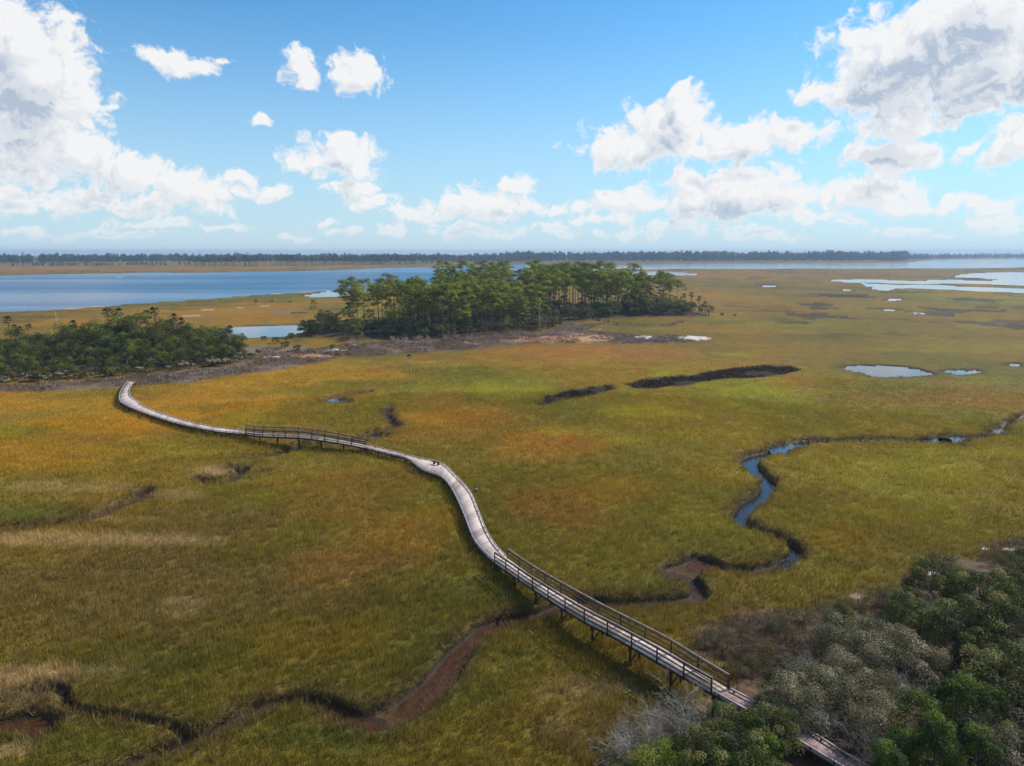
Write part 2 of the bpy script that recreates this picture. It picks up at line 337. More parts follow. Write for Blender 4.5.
# vegetation patches: px, py, rx, ry, colour, strength
LIME = lin(126, 113, 30)
PATCH = [
 (880,480,170,40,LIME,.6),(960,400,120,25,GREEN,.6),(900,340,160,16,GREEN,.6),(800,300,80,8,GREEN,.4),(960,310,100,10,LIME,.5),(560,385,110,8,LIME,.5),(700,440,70,14,LIME,.5),(620,470,60,12,GREEN,.5),(440,365,60,5,LIME,.5),(480,400,60,6,GREEN,.5),(330,420,50,8,GREEN,.5),(200,445,60,8,GREEN,.45),(100,440,60,8,LIME,.3),(700,390,60,6,LIME,.5),(860,440,90,8,GREEN,.5),(660,545,40,14,LIME,.4),(840,580,80,12,GREEN,.4),(560,480,50,10,LIME,.3),(300,480,60,12,OLIVE,.6),(300,590,140,40,DULL,.5),(380,560,80,30,RUST,.4),(120,570,120,20,DULL,.4),(420,520,60,24,OCHRE,.3),
 (60,410,150,26,OCHRE,.8),(150,420,90,16,OCHRE,.8),(30,455,110,26,OCHRE,.55),(215,405,100,26,OCHRE,.8),(300,375,120,16,OCHRE,.75),(190,398,60,6,ORANGE,.6),
 (250,372,40,5,OCHRE,.8),(200,407,60,7,OLIVE,.7),(90,436,40,6,RUST,.6),(180,452,60,8,YELLOW,.45),(150,470,80,10,OLIVE,.5),
 (350,500,110,38,RUST,.42),(380,535,50,14,RUST,.45),(320,570,60,30,RUST,.4),(250,470,60,10,DULL,.4),(180,540,150,30,DULL,.55),(100,600,180,45,DULL,.6),
 (60,540,120,8,STRAW,.5),(175,497,50,6,STRAW,.4),(115,520,90,5,STRAW,.45),(100,488,60,5,STRAW,.3),(215,470,40,5,STRAW,.55),(55,674,80,14,STRAW,.75),(0,690,60,18,STRAW,.5),(180,606,28,10,STRAW,.3),
 (35,512,50,9,DEEP,.7),(240,462,50,7,GREEN,.8),(45,485,30,5,STRAW,.3),
 (560,515,70,32,RUST,.6),(600,490,60,18,ORANGE,.35),(530,455,60,12,ORANGE,.45),(640,500,40,26,OLIVE,.5),(690,520,40,14,YELLOW,.35),
 (560,355,90,9,RUST,.85),(590,352,110,10,ORANGE,.75),(480,360,60,8,ORANGE,.5),(650,356,60,8,RUST,.5),(560,440,70,14,ORANGE,.55),(470,415,70,16,ORANGE,.5),
 (430,420,50,8,OCHRE,.5),(560,440,36,7,RUST,.6),(580,446,30,6,RUST,.5),(490,372,60,5,GREEN,.75),(400,384,90,8,GREEN,.5),(450,390,60,7,YELLOW,.4),
 (640,412,50,8,YELLOW,.6),(570,432,60,5,YELLOW,.4),(620,440,26,8,YELLOW,.55),(740,391,40,6,YELLOW,.6),(800,392,40,6,YELLOW,.4),(760,400,70,10,GREEN,.5),
 (700,410,80,14,OLIVE,.6),(740,355,30,3,YELLOW,.8),(760,350,80,6,OLIVE,.5),(800,360,60,5,DULL,.5),(700,312,90,12,ORANGE,.6),(690,300,110,12,OCHRE,.7),(740,330,90,8,OCHRE,.6),
 (720,338,60,4,RUST,.5),(790,325,60,5,YELLOW,.5),(860,318,90,10,GREEN,.5),(930,330,110,10,GREEN,.6),(900,345,100,8,OLIVE,.7),(1000,300,90,10,YELLOW,.5),(960,350,90,5,YELLOW,.4),
 (860,395,90,10,DULL,.35),(930,402,70,10,RUST,.45),(800,420,120,14,GREEN,.5),(960,420,90,12,GREEN,.5),(900,470,120,18,YELLOW,.4),(960,452,80,8,YELLOW,.5),(870,520,100,24,YELLOW,.25),(850,540,70,20,OLIVE,.6),
 (700,470,50,20,OLIVE,.5),(620,560,60,20,GREEN,.8),(700,545,50,14,DEEP,.35),(650,585,60,14,DEEP,.5),(740,555,40,8,DEEP,.5),(600,620,60,18,GREEN,.6),(880,575,110,14,OLIVE,.4),
 (680,645,60,10,OLIVE,.4),(470,595,60,20,DEEP,.45),(420,670,60,28,DEEP,.4),(520,660,70,30,DEEP,.65),(625,690,80,26,lin(84,78,42),.75),(690,655,40,16,lin(86,84,38),.6),(560,735,70,24,lin(84,76,44),.7),(440,640,40,24,DEEP,.4),(480,700,90,26,DEEP,.5),(330,640,90,24,OLIVE,.5),(180,660,120,18,DEEP,.35),(300,740,90,22,DEEP,.6),
 (100,745,70,14,DEEP,.4),(560,720,70,24,DULL,.7),(600,750,60,30,DULL,.8),(560,690,50,14,STRAW,.22),(620,690,30,10,STRAW,.3),(15,752,30,14,STRAW,.6),(200,752,50,14,DULL,.8),
 (60,315,120,4,OLIVE,.5),(60,322,140,6,OCHRE,.9),(180,312,100,7,OCHRE,.8),(260,306,80,6,OCHRE,.8),(260,317,90,5,ORANGE,.5),(120,306,90,3,GREEN,.5),(400,300,60,10,OCHRE,.9),(520,286,60,5,OCHRE,1),
 (60,269,120,4,ORANGE,.8),(200,268.5,140,3,ORANGE,.6),(-40,270,90,4,OCHRE,.8),(320,267,60,2.5,OCHRE,.6),(760,275,120,5,RUST,.6),(700,284,100,5,OLIVE,.5),(840,272,90,3,RUST,.6),
]
BARE = [  # sandy and bare patches: px, py, rx, ry, colour
 (272,350,32,5,PAN),(560,340,55,4,PEACH),(592,337,26,3,PEACH),(645,338,8,1.6,SAND),(692,338.5,17,2,SAND),(334,351,14,1.3,SAND),(352,345,9,.8,SAND),(275,358,12,.9,SAND),
 (206,310,6,.9,lin(170,150,120)),(190,316,10,.6,lin(170,150,120)),(283,312,11,1.8,PAN),(330,318,12,1.0,MUDDARK),(240,308,5,.5,lin(160,140,110)),(265,306,5,.4,lin(160,140,110)),(300,313,8,1,MUDDARK),
 (312,356,20,3,PEACH),(932,575,7,3,SAND),(1012,551,10,1.6,SAND),(985,549,5,1.2,SAND),(856,596,9,3,lin(150,130,118)),(950,660,30,9,lin(150,126,104)),(770,640,50,20,lin(86,64,56)),
 (720,665,9,3,STRAW),(752,603,5,2,MUDDARK),(800,648,20,8,lin(96,76,62)),
]
PATCH_W = []
for (px, py, rx, ry, c, s) in PATCH:
    a = at(px, py); b = at(px, py - ry); e = at(px, py + ry)
    PATCH_W.append((a.x, (b.y + e.y) / 2, rx / FPX * a.length_squared ** .5, abs(b.y - e.y) / 2, c, s))
BARE_W = []
for (px, py, rx, ry, c) in BARE:
    a = at(px, py); b = at(px, py - ry); e = at(px, py + ry)
    BARE_W.append((a.x, (b.y + e.y) / 2, rx / FPX * math.hypot(a.y, 30), abs(b.y - e.y) / 2, c))
WATER_Z, RIVER_Z, POND_Z = -0.72, -0.45, -0.26

def ground(x, y, want='all'):
    """height, colour, grass amount at world points"""
    x = np.asarray(x, float).ravel(); y = np.asarray(y, float).ravel()
    r = np.hypot(x, y)
    amp = 0.25 + 0.0055 * np.minimum(r, 2200)
    fx = 1.0 / (1.6 + 0.02 * r); 
    wl = 2.2 + 0.0 * r
    lod = np.floor(np.log2(np.maximum(r, 40) / 40))
    sc = 3.0 * 2 ** np.minimum(lod, 5)
    wx = x + amp * 2 * (fbm(x / 4.0, y / 4.0, 3, 3) - .5) * (r < 220) + amp * 2.2 * (fbm(x / 22.0, y / 22.0, 5, 3) - .5) * (r >= 220)
    wy = y + amp * 2 * (fbm(x / 4.0, y / 4.0, 9, 3) - .5) * (r < 220) + amp * 2.2 * (fbm(x / 22.0, y / 22.0, 11, 3) - .5) * (r >= 220)
    z = 0.10 * (fbm(x / 9, y / 9, 21, 3) - .5) + 0.25 * (fbm(x / 60, y / 60, 22, 2) - .5)
    # ---- vegetation colour
    n1 = fbm(x / 55 + 3, y / 95, 31, 4); n2 = fbm(x / 16, y / 30, 32, 4); n3 = fbm(x / 120 + 7, y / 260, 33, 4)
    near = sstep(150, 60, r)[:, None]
    c = OLIVE + (GREEN - OLIVE) * sstep(.42, .62, n1)[:, None]
    c = c + (OCHRE - c) * (sstep(.46, .68, n3) * .75)[:, None] * (1 - .8 * near)
    c = c + (RUST - c) * (sstep(.56, .74, n2) * .45)[:, None] * (1 - .5 * near)
    c = c + (YELLOW - c) * (sstep(.60, .75, fbm(x / 24 + 9, y / 40, 36, 4)) * .5)[:, None] * (1 - .5 * near)
    c = c + (lin(102, 88, 33) - c) * near * .6  # foreground dimness, as of a cloud shadow, put into the near grass colour
    far = sstep(300, 700, r)[:, None]
    c = c + (lin(122, 100, 30) - c) * far * .3
    for i, (px, py, rx, ry, col, s) in enumerate(PATCH_W):
        u = (x - px) / rx; v = (y - py) / ry
        m = np.abs(u) < 1.6; m &= np.abs(v) < 1.6
        ii = np.nonzero(m)[0]
        if len(ii) == 0: continue
        q = np.hypot(u[ii], v[ii]) + 1.7 * (fbm(x[ii] / (6 + rx * .35) + i, y[ii] / (6 + ry * .3), 40 + i, 5) - .5)
        t = (sstep(1.2, .25, q) * min(1, s * (1.1 if col is STRAW else .75 if (col is ORANGE or col is RUST) else .62 if (col is GREEN or col is LIME) else .9)))[:, None]
        c[ii] += (col - c[ii]) * t
    # streaks left by mower-like drift lines and distant creeklets
    st = fbm(x / 46, y / 14, 51, 4)
    dk = sstep(.60, .70, st) * sstep(260, 380, r) * sstep(3000, 1200, r)
    c = c + (lin(80, 68, 30) - c) * (dk * .55)[:, None]
    # dark oxbows and pools' rims far to the right
    tk = fbm(x / 30 + 40, y / 26, 53, 4)
    px_, py_ = project(x, np.maximum(y, 5), 0 * x)
    zone = sstep(740, 830, px_) * sstep(345, 320, py_) * sstep(284, 296, py_) * (y > 20)
    dk = sstep(.625, .655, tk) * zone
    c = c + (lin(52, 44, 28) - c) * (dk * .9)[:, None]
    z = z - .5 * dk
    c = c * (0.86 + 0.28 * fbm(x / 3.1, y / 3.6, 55, 3))[:, None]
    grass = np.ones_like(x)
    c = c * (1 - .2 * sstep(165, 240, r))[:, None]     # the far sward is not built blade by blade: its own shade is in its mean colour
    # ---- dark flats
    for P in DARK_W:
        d = poly_sd(wx, wy, P, 25)
        t = sstep(1.2, -1.2, d)
        cc = lin(46, 38, 29) * (0.8 + .4 * fbm(x / 2.4, y / 5, 60, 3))[:, None]
        c = c + (cc - c) * t[:, None]; grass *= 1 - t; z = z - .25 * t
    # ---- salt pans / wrack
    panm = np.zeros_like(x)
    for P in PANS_W:
        d = poly_sd(wx, wy, P, 40)
        panm = np.maximum(panm, sstep(2.0, -2.0, d + 5 * (fbm(x / 9, y / 12, 62, 3) - .5)))
    cc = PAN + (lin(84, 66, 54) - PAN) * sstep(.35, .65, fbm(x / 7, y / 7, 63, 4))[:, None]
    cc = cc * (.62 + .5 * fbm(x / 1.7, y / 2.5, 64, 3))[:, None]
    c = c + (cc - c) * panm[:, None]; grass *= 1 - panm
    z = z + .25 * panm
    isl = np.zeros_like(x)
    for P in ISL_W:
        isl = np.maximum(isl, sstep(4, -6, poly_sd(wx, wy, P, 40)))
    cc = lin(70, 58, 42) * (.7 + .5 * fbm(x / 3, y / 3, 66, 3))[:, None]
    c = c + (cc - c) * isl[:, None]; grass *= 1 - isl; z = z + .7 * isl
    # ---- the near bank
    d = poly_sd(wx, wy, SHORE_W, 30)
    d = np.where(d > 1e8, 1e8, d) + 3.5 * (fbm(x / 3.5, y / 3.5, 68, 3) - .5)
    t = sstep(1.0, -1.6, d)
    cc = lin(72, 56, 44) + (lin(104, 84, 66) - lin(72, 56, 44)) * sstep(.4, .7, fbm(x / 2, y / 2, 69, 4))[:, None]
    c = c + (cc - c) * t[:, None]; grass *= 1 - t; z = z + .9 * sstep(1, -9, d)
    for i, (px, py, rx, ry, col) in enumerate(BARE_W):
        u = (x - px) / rx; v = (y - py) / ry
        ii = np.nonzero((np.abs(u) < 1.7) & (np.abs(v) < 1.7))[0]
        if len(ii) == 0: continue
        q = np.hypot(u[ii], v[ii]) + 1.0 * (fbm(u[ii] * 2 + i, v[ii] * 2, 80 + i, 3) - .5)
        t = sstep(1.0, .75, q)
        c[ii] += (col - c[ii]) * t[:, None]; grass[ii] *= 1 - t
    # ---- open water
    d = poly_sd(wx, wy, RIVER_W, 60)
    d = np.where(d > 1e8, 1e8, d)
    if len(ISLET_W):
        di = poly_sd(x, y, ISLET_W, 60)
        d = np.where(di < 0, np.maximum(d, 3.0), d)
    beach = sstep(9, 3, d) * sstep(.48, .58, fbm(x / 30, y / 30, 90, 3)) * (y < 900)
    c = c + (SAND * .8 - c) * beach[:, None]; grass *= 1 - beach
    dkb = sstep(12, 2, d) * (1 - beach) * (y < 1200)
    c = c + (lin(74, 64, 32) - c) * (dkb * .7)[:, None]
    t = sstep(1.5, -2.5, d)
    z = z * (1 - t) - 3.0 * t; c = c + (MUDDARK - c) * t[:, None]; grass *= 1 - sstep(2, 1, d)
    for P, dep in PONDS_W:
        d = poly_sd(wx, wy, P, 30)
        rim = sstep(2.6 + .004 * r, .2, d)
        c = c + (lin(62, 52, 34) - c) * (rim * .8)[:, None]
        t = sstep(.35, -.55, d)
        z = z * (1 - t) - dep * t; c = c + (MUDDARK - c) * t[:, None]; grass *= 1 - sstep(.9, .2, d)
    # ---- creeks: steep mud banks and a muddy floor
    for P, hw, dep in CREEKS_W:
        d, idx = seg_dist(wx, wy, P, hw + 6)
        if len(idx) == 0: continue
        dd = d[idx]; mudfloor = dep < .72
        rr = r[idx]
        w = hw * (.85 + .35 * fbm(x[idx] / 5, y[idx] / 5, 95, 2))
        bank = .45 + .0012 * rr
        t = sstep(w + bank, w - .05, dd)
        z[idx] = np.minimum(z[idx], z[idx] * (1 - t) - dep * t + (.05 if mudfloor else .22) * t * (fbm(x[idx] / 1.3, y[idx] / 1.3, 96, 3) - .5))
        rim = sstep(w + bank + 1.4, w + bank * .6, dd)
        cc = lin(92, 74, 44) * (.6 + .7 * fbm(x[idx] / .9, y[idx] / .9, 97, 2))[:, None]
        c[idx] += (cc - c[idx]) * (rim * .5)[:, None]
        mud = sstep(w + bank * .8, w + bank * .35, dd)
        floor = sstep(w, w - .35, dd)
        mc = lin(58, 46, 34) + (MUD - lin(58, 46, 34)) * floor[:, None]
        c[idx] += (mc - c[idx]) * mud[:, None]
        grass[idx] *= 1 - sstep(w + bank * .8, w + bank * .25, dd)
    return z, np.clip(c, .004, .9), grass

# ------------------------------------------------------------------ mesh building
class MB:
    def __init__(s): s.v = []; s.f = []; s.c = []; s.n = 0
    def add(s, v, f, col=(1, 1, 1)):
        v = np.asarray(v, float).reshape(-1, 3); f = np.asarray(f, int)
        col = np.asarray(col, float)
        if col.ndim == 1: col = np.tile(col, (len(v), 1))
        s.v.append(v); s.f.append(f + s.n); s.c.append(col); s.n += len(v)
    def box(s, c, size, rz=0.0, col=(1, 1, 1)):
        hx, hy, hz = [q / 2 for q in size]
        v = np.array([[-hx,-hy,-hz],[hx,-hy,-hz],[hx,hy,-hz],[-hx,hy,-hz],[-hx,-hy,hz],[hx,-hy,hz],[hx,hy,hz],[-hx,hy,hz]])
        cs, sn = math.cos(rz), math.sin(rz)
        v = np.column_stack([v[:, 0] * cs - v[:, 1] * sn, v[:, 0] * sn + v[:, 1] * cs, v[:, 2]]) + np.asarray(c, float)
        s.add(v, [[0,3,2,1],[4,5,6,7],[0,1,5,4],[1,2,6,5],[2,3,7,6],[3,0,4,7]], col)
    def beam(s, a, b, w, h, col=(1, 1, 1)):
        """rectangular bar from a to b"""
        a = np.asarray(a, float); b = np.asarray(b, float); d = b - a; d /= np.linalg.norm(d) + 1e-9
        up = np.array([0, 0, 1.0]) if abs(d[2]) < .95 else np.array([1.0, 0, 0])
        sd_ = np.cross(d, up); sd_ /= np.linalg.norm(sd_); u = np.cross(sd_, d)
        v = [p + sx * sd_ * w / 2 + sz * u * h / 2 for p in (a, b) for sx, sz in ((-1,-1),(1,-1),(1,1),(-1,1))]
        s.add(v, [[0,1,2,3],[7,6,5,4],[0,4,5,1],[1,5,6,2],[2,6,7,3],[3,7,4,0]], col)
    def tube(s, pts, rad, n=6, col=(1, 1, 1), cap=True):
        P = np.asarray(pts, float); m = len(P)
        T = np.gradient(P, axis=0); T /= np.linalg.norm(T, axis=1)[:, None] + 1e-9
        ref = np.array([.13, .97, .2]) if abs(T[0] @ np.array([.13, .97, .2])) < .9 else np.array([1., 0, 0])
        A = np.cross(T, ref); A /= np.linalg.norm(A, axis=1)[:, None] + 1e-9
        B = np.cross(T, A)
        an = np.linspace(0, 2 * math.pi, n, endpoint=False)
        rad = np.broadcast_to(np.asarray(rad, float), (m,))
        v = P[:, None] + rad[:, None, None] * (np.cos(an)[None, :, None] * A[:, None] + np.sin(an)[None, :, None] * B[:, None])
        i = np.arange(m - 1)[:, None] * n; j = np.arange(n)[None]; k = (np.arange(n) + 1)[None] % n
        f = np.stack([i + j, i + k, i + n + k, i + n + j], -1).reshape(-1, 4)
        s.add(v.reshape(-1, 3), f, col)
        if cap: 
            s.f.append(np.array([[s.n - m * n + q for q in range(n)][::-1]])); s.f.append(np.array([[s.n - n + q for q in range(n)]]))
    def leaves(s, c, nrm, L, Wd, col, rng, curl=.0):
        """one quad leaf per row of c, facing nrm"""
        n = len(c)
        nrm = nrm / (np.linalg.norm(nrm, axis=1)[:, None] + 1e-9)
        r = rng.normal(size=(n, 3)); a = np.cross(nrm, r); a /= np.linalg.norm(a, axis=1)[:, None] + 1e-9
        b = np.cross(nrm, a)
        L = np.broadcast_to(np.asarray(L, float), (n,))[:, None]; Wd = np.broadcast_to(np.asarray(Wd, float), (n,))[:, None]
        v = np.stack([c - a * L / 2, c + b * Wd / 2, c + a * L / 2, c - b * Wd / 2], 1).reshape(-1, 3)
        f = np.arange(4 * n).reshape(-1, 4)
        col = np.repeat(np.broadcast_to(np.asarray(col, float), (n, 3)), 4, 0)
        s.add(v, f, col)
    def build(s, name, mat=None, parent=None, link=True, smooth=False):
        me = bpy.data.meshes.new(name)
        if s.n:
            V = np.concatenate(s.v).astype(np.float32); C = np.concatenate(s.c)
            me.vertices.add(len(V)); me.vertices.foreach_set('co', V.ravel())
            idx = np.concatenate([f.ravel() for f in s.f]).astype(np.int32)
            tot = np.concatenate([np.full(len(f), f.shape[1]) for f in s.f]).astype(np.int32)
            start = np.concatenate([[0], np.cumsum(tot)[:-1]]).astype(np.int32)
            me.loops.add(len(idx)); me.loops.foreach_set('vertex_index', idx)
            me.polygons.add(len(tot)); me.polygons.foreach_set('loop_start', start)
            if smooth: me.polygons.foreach_set('use_smooth', np.ones(len(tot), bool))
            me.update(calc_edges=True)
            at_ = me.color_attributes.new('tone', 'FLOAT_COLOR', 'POINT')
            at_.data.foreach_set('color', np.column_stack([C, np.ones(len(C))]).astype(np.float32).ravel())
        if mat: me.materials.append(mat)
        o = bpy.data.objects.new(name, me)
        if link: COL.objects.link(o)
        if parent: o.parent = parent
        return o

def tag(o, label=None, cat=None, group=None, kind=None):
    if label: o['label'] = label
    if cat: o['category'] = cat
    if group: o['group'] = group
    if kind: o['kind'] = kind
    return o

def empty(name, loc, label, cat, group=None, rz=0.0, sc=1.0):
    o = bpy.data.objects.new(name, None); COL.objects.link(o)
    o.empty_display_size = .3
    o.location = loc; o.rotation_euler = (0, 0, rz); o.scale = (sc, sc, sc)
    return tag(o, label, cat, group)

# ------------------------------------------------------------------ materials
def mat_new(name):
    m = bpy.data.materials.new(name); m.use_nodes = True
    nt = m.node_tree; nt.nodes.clear()
    return m, nt.nodes, nt.links

def tone_mat(name, rough=.8, noise=(0, 0), spec=.3, transl=0.0, bump=None, tint=None, coord='Object'):
    """material coloured by the mesh's tone attribute, broken up by procedural noise"""
    m, N, L = mat_new(name)
    out = N.new('ShaderNodeOutputMaterial'); b = N.new('ShaderNodeBsdfPrincipled')
    a = N.new('ShaderNodeAttribute'); a.attribute_name = 'tone'
    col = a.outputs['Color']
    tc = N.new('ShaderNodeTexCoord')
    if noise[0]:
        n = N.new('ShaderNodeTexNoise'); n.inputs['Scale'].default_value = noise[0]; n.inputs['Detail'].default_value = 4
        L.new(tc.outputs[coord], n.inputs['Vector'])
        mr = N.new('ShaderNodeMapRange'); L.new(n.outputs['Fac'], mr.inputs[0])
        mr.inputs[1].default_value = .25; mr.inputs[2].default_value = .75; mr.inputs[3].default_value = 1 - noise[1]; mr.inputs[4].default_value = 1 + noise[1]
        mx = N.new('ShaderNodeMix'); mx.data_type = 'RGBA'; mx.blend_type = 'MULTIPLY'; mx.inputs[0].default_value = 1
        L.new(col, mx.inputs[6]); L.new(mr.outputs[0], mx.inputs[7]); col = mx.outputs[2]
    L.new(col, b.inputs['Base Color']); b.inputs['Roughness'].default_value = rough
    b.inputs['Specular IOR Level'].default_value = spec
    if bump:
        n = N.new('ShaderNodeTexNoise'); n.inputs['Scale'].default_value = bump[0]; n.inputs['Detail'].default_value = 5
        L.new(tc.outputs[coord], n.inputs['Vector'])
        bp = N.new('ShaderNodeBump'); bp.inputs['Strength'].default_value = bump[1]; bp.inputs['Distance'].default_value = bump[2]
        L.new(n.outputs['Fac'], bp.inputs['Height']); L.new(bp.outputs[0], b.inputs['Normal'])
    sh = b.outputs[0]
    if transl:
        t = N.new('ShaderNodeBsdfTranslucent'); L.new(col, t.inputs['Color'])
        ms = N.new('ShaderNodeMixShader'); ms.inputs[0].default_value = transl
        L.new(sh, ms.inputs[1]); L.new(t.outputs[0], ms.inputs[2]); sh = ms.outputs[0]
    L.new(sh, out.inputs['Surface'])
    return m

M_LEAF = tone_mat('leaf', .65, (0, 0), .12, .3)
M_GLOSSY_LEAF = tone_mat('waxy_leaf', .6, (0, 0), .14, .25)
M_NEEDLE = tone_mat('needles', .65, (0, 0), .12, .25)
M_GRASS = tone_mat('marsh_grass', .7, (0, 0), .08, .35)
M_BARK = tone_mat('bark', .9, (6, .35), .1, 0, (9, .6, .03))
M_WOOD = tone_mat('weathered_wood', .85, (3.0, .22), .2, 0, (30, .3, .004))

def marsh_material():
    m, N, L = mat_new('marsh_ground')
    out = N.new('ShaderNodeOutputMaterial'); b = N.new('ShaderNodeBsdfPrincipled')
    a = N.new('ShaderNodeAttribute'); a.attribute_name = 'tone'
    tc = N.new('ShaderNodeTexCoord')
    def nz(scale, det, lo, hi, stretch=(1, 1, 1)):
        mp = N.new('ShaderNodeMapping'); mp.inputs['Scale'].default_value = stretch; L.new(tc.outputs['Object'], mp.inputs[0])
        n = N.new('ShaderNodeTexNoise'); n.inputs['Scale'].default_value = scale; n.inputs['Detail'].default_value = det; n.inputs['Roughness'].default_value = .65
        L.new(mp.outputs[0], n.inputs['Vector'])
        r = N.new('ShaderNodeMapRange'); L.new(n.outputs['Fac'], r.inputs[0])
        r.inputs[1].default_value = .3; r.inputs[2].default_value = .7; r.inputs[3].default_value = lo; r.inputs[4].default_value = hi
        return r.outputs[0], n.outputs['Fac']
    f1, h1 = nz(1.6, 5, .72, 1.25); f2, h2 = nz(.16, 5, .85, 1.15); f3, h3 = nz(.5, 4, .85, 1.15, (1, .4, 1))
    col = a.outputs['Color']
    for f in (f1, f2, f3):
        mx = N.new('ShaderNodeMix'); mx.data_type = 'RGBA'; mx.blend_type = 'MULTIPLY'; mx.inputs[0].default_value = 1
        L.new(col, mx.inputs[6]); L.new(f, mx.inputs[7]); col = mx.outputs[2]
    L.new(col, b.inputs['Base Color']); b.inputs['Specular IOR Level'].default_value = .12
    # wet mud below the banks is glossier
    sp = N.new('ShaderNodeSeparateXYZ'); L.new(tc.outputs['Object'], sp.inputs[0])
    wr = N.new('ShaderNodeMapRange'); L.new(sp.outputs['Z'], wr.inputs[0])
    wr.inputs[1].default_value = -.62; wr.inputs[2].default_value = -.38; wr.inputs[3].default_value = .5; wr.inputs[4].default_value = .92
    L.new(wr.outputs[0], b.inputs['Roughness'])
    bp = N.new('ShaderNodeBump'); bp.inputs['Strength'].default_value = .7; bp.inputs['Distance'].default_value = .35
    L.new(h1, bp.inputs['Height']); L.new(bp.outputs[0], b.inputs['Normal'])
    L.new(b.outputs[0], out.inputs['Surface'])
    return m

def water_material(name, base, wave, dist, rough, streak=False):
    m, N, L = mat_new(name)
    out = N.new('ShaderNodeOutputMaterial'); b = N.new('ShaderNodeBsdfPrincipled')
    b.inputs['Base Color'].default_value = (*base, 1); b.inputs['Roughness'].default_value = rough; b.inputs['IOR'].default_value = 1.33
    tc = N.new('ShaderNodeTexCoord')
    mp = N.new('ShaderNodeMapping'); mp.inputs['Rotation'].default_value = (0, 0, .5); mp.inputs['Scale'].default_value = (.6, 1, 1); L.new(tc.outputs['Object'], mp.inputs[0])
    n = N.new('ShaderNodeTexNoise'); n.inputs['Scale'].default_value = wave; n.inputs['Detail'].default_value = 3; L.new(mp.outputs[0], n.inputs['Vector'])
    bp = N.new('ShaderNodeBump'); bp.inputs['Strength'].default_value = 1.0; bp.inputs['Distance'].default_value = dist
    L.new(n.outputs['Fac'], bp.inputs['Height'])
    if streak:   # wind lanes: the chop is rougher in some bands than in others
        m2 = N.new('ShaderNodeMapping'); m2.inputs['Scale'].default_value = (.0022, .011, 1); m2.inputs['Rotation'].default_value = (0, 0, -.12); L.new(tc.outputs['Object'], m2.inputs[0])
        n2 = N.new('ShaderNodeTexNoise'); n2.inputs['Scale'].default_value = 1; n2.inputs['Detail'].default_value = 5; L.new(m2.outputs[0], n2.inputs['Vector'])
        r = N.new('ShaderNodeMapRange'); L.new(n2.outputs['Fac'], r.inputs[0]); r.inputs[1].default_value = .3; r.inputs[2].default_value = .7
        r.inputs[3].default_value = dist * .45; r.inputs[4].default_value = dist * 1.25
        L.new(r.outputs[0], bp.inputs['Distance'])
        r2 = N.new('ShaderNodeMapRange'); L.new(n2.outputs['Fac'], r2.inputs[0]); r2.inputs[1].default_value = .35; r2.inputs[2].default_value = .68
        r2.inputs[3].default_value = rough * .7; r2.inputs[4].default_value = rough * 1.2; L.new(r2.outputs[0], b.inputs['Roughness'])
    L.new(bp.outputs[0], b.inputs['Normal']); L.new(b.outputs[0], out.inputs['Surface'])
    return m

# ------------------------------------------------------------------ ground sheet and water
def build_ground():
    dense = np.radians(np.linspace(-46, 46, 1120)); rest = np.radians(np.linspace(46, 314, 120)[1:-1])
    th = np.concatenate([dense, rest]); nt_ = len(th)
    rows = [3.0, 8.0, 14.0, 20.0]
    py = 850.0
    while py > 262.0:
        rows.append(at(512, py).y); py -= 1.05
    rr = rows[-1]
    while rr < 8000: rr *= 1.05; rows.append(rr)
    R = np.array(rows); nr = len(R)
    X = (R[:, None] * np.sin(th)[None]).ravel(); Y = (R[:, None] * np.cos(th)[None]).ravel()
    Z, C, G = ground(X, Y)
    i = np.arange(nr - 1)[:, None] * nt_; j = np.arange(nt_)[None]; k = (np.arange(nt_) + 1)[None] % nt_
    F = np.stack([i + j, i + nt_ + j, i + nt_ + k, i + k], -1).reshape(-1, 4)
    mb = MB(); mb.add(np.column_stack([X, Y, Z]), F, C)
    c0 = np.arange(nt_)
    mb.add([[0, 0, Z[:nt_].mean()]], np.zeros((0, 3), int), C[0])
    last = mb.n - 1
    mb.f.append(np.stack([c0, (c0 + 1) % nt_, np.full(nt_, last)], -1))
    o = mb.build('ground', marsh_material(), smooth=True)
    o['kind'] = 'structure'
build_ground()

def sheet(name, pts, z, mat):
    mb = MB(); mb.add([(x, y, z) for x, y in pts], [list(range(len(pts)))])
    o = mb.build(name, mat); o['kind'] = 'structure'
    return o
MW_RIVER = water_material('river_water', (.012, .095, .19), .35, .55, .32, True)
MW_CALM = water_material('calm_reach', (.05, .10, .14), .55, .2, .12, True)
MW_POND = water_material('still_water', (.03, .06, .09), 1.5, .012, .03)
MW_MUD = water_material('creek_water', (.022, .018, .018), 2.0, .012, .06)
sheet('creek_water', [(-120, 15), (170, 15), (330, 420), (-230, 420)], WATER_Z, MW_MUD)
for P, dep in PONDS_W:
    Q = np.array(P); A = .5 * np.sum(Q[:, 0] * np.roll(Q[:, 1], -1) - Q[:, 1] * np.roll(Q[:, 0], -1))
    T = np.roll(Q, -1, 0) - np.roll(Q, 1, 0); T /= np.linalg.norm(T, axis=1)[:, None] + 1e-9
    nrm = np.column_stack([T[:, 1], -T[:, 0]]) * (1 if A > 0 else -1)
    e = min(8, .6 + .006 * np.hypot(*Q.mean(0)))
    mid = Q.mean(0); rr_ = np.hypot(*mid)
    sheet('pond_water', [tuple(q) for q in Q + nrm * e], POND_Z, MW_POND)
def river_outline():
    """river outline pushed a little into its banks"""
    P = np.array(RIVER_W); c = P.mean(0)
    return P
mbr = MB()
_n, _f = smooth_pts(W(RIVER_NEAR), 4), smooth_pts(W(RIVER_FAR), 4)[::-1]
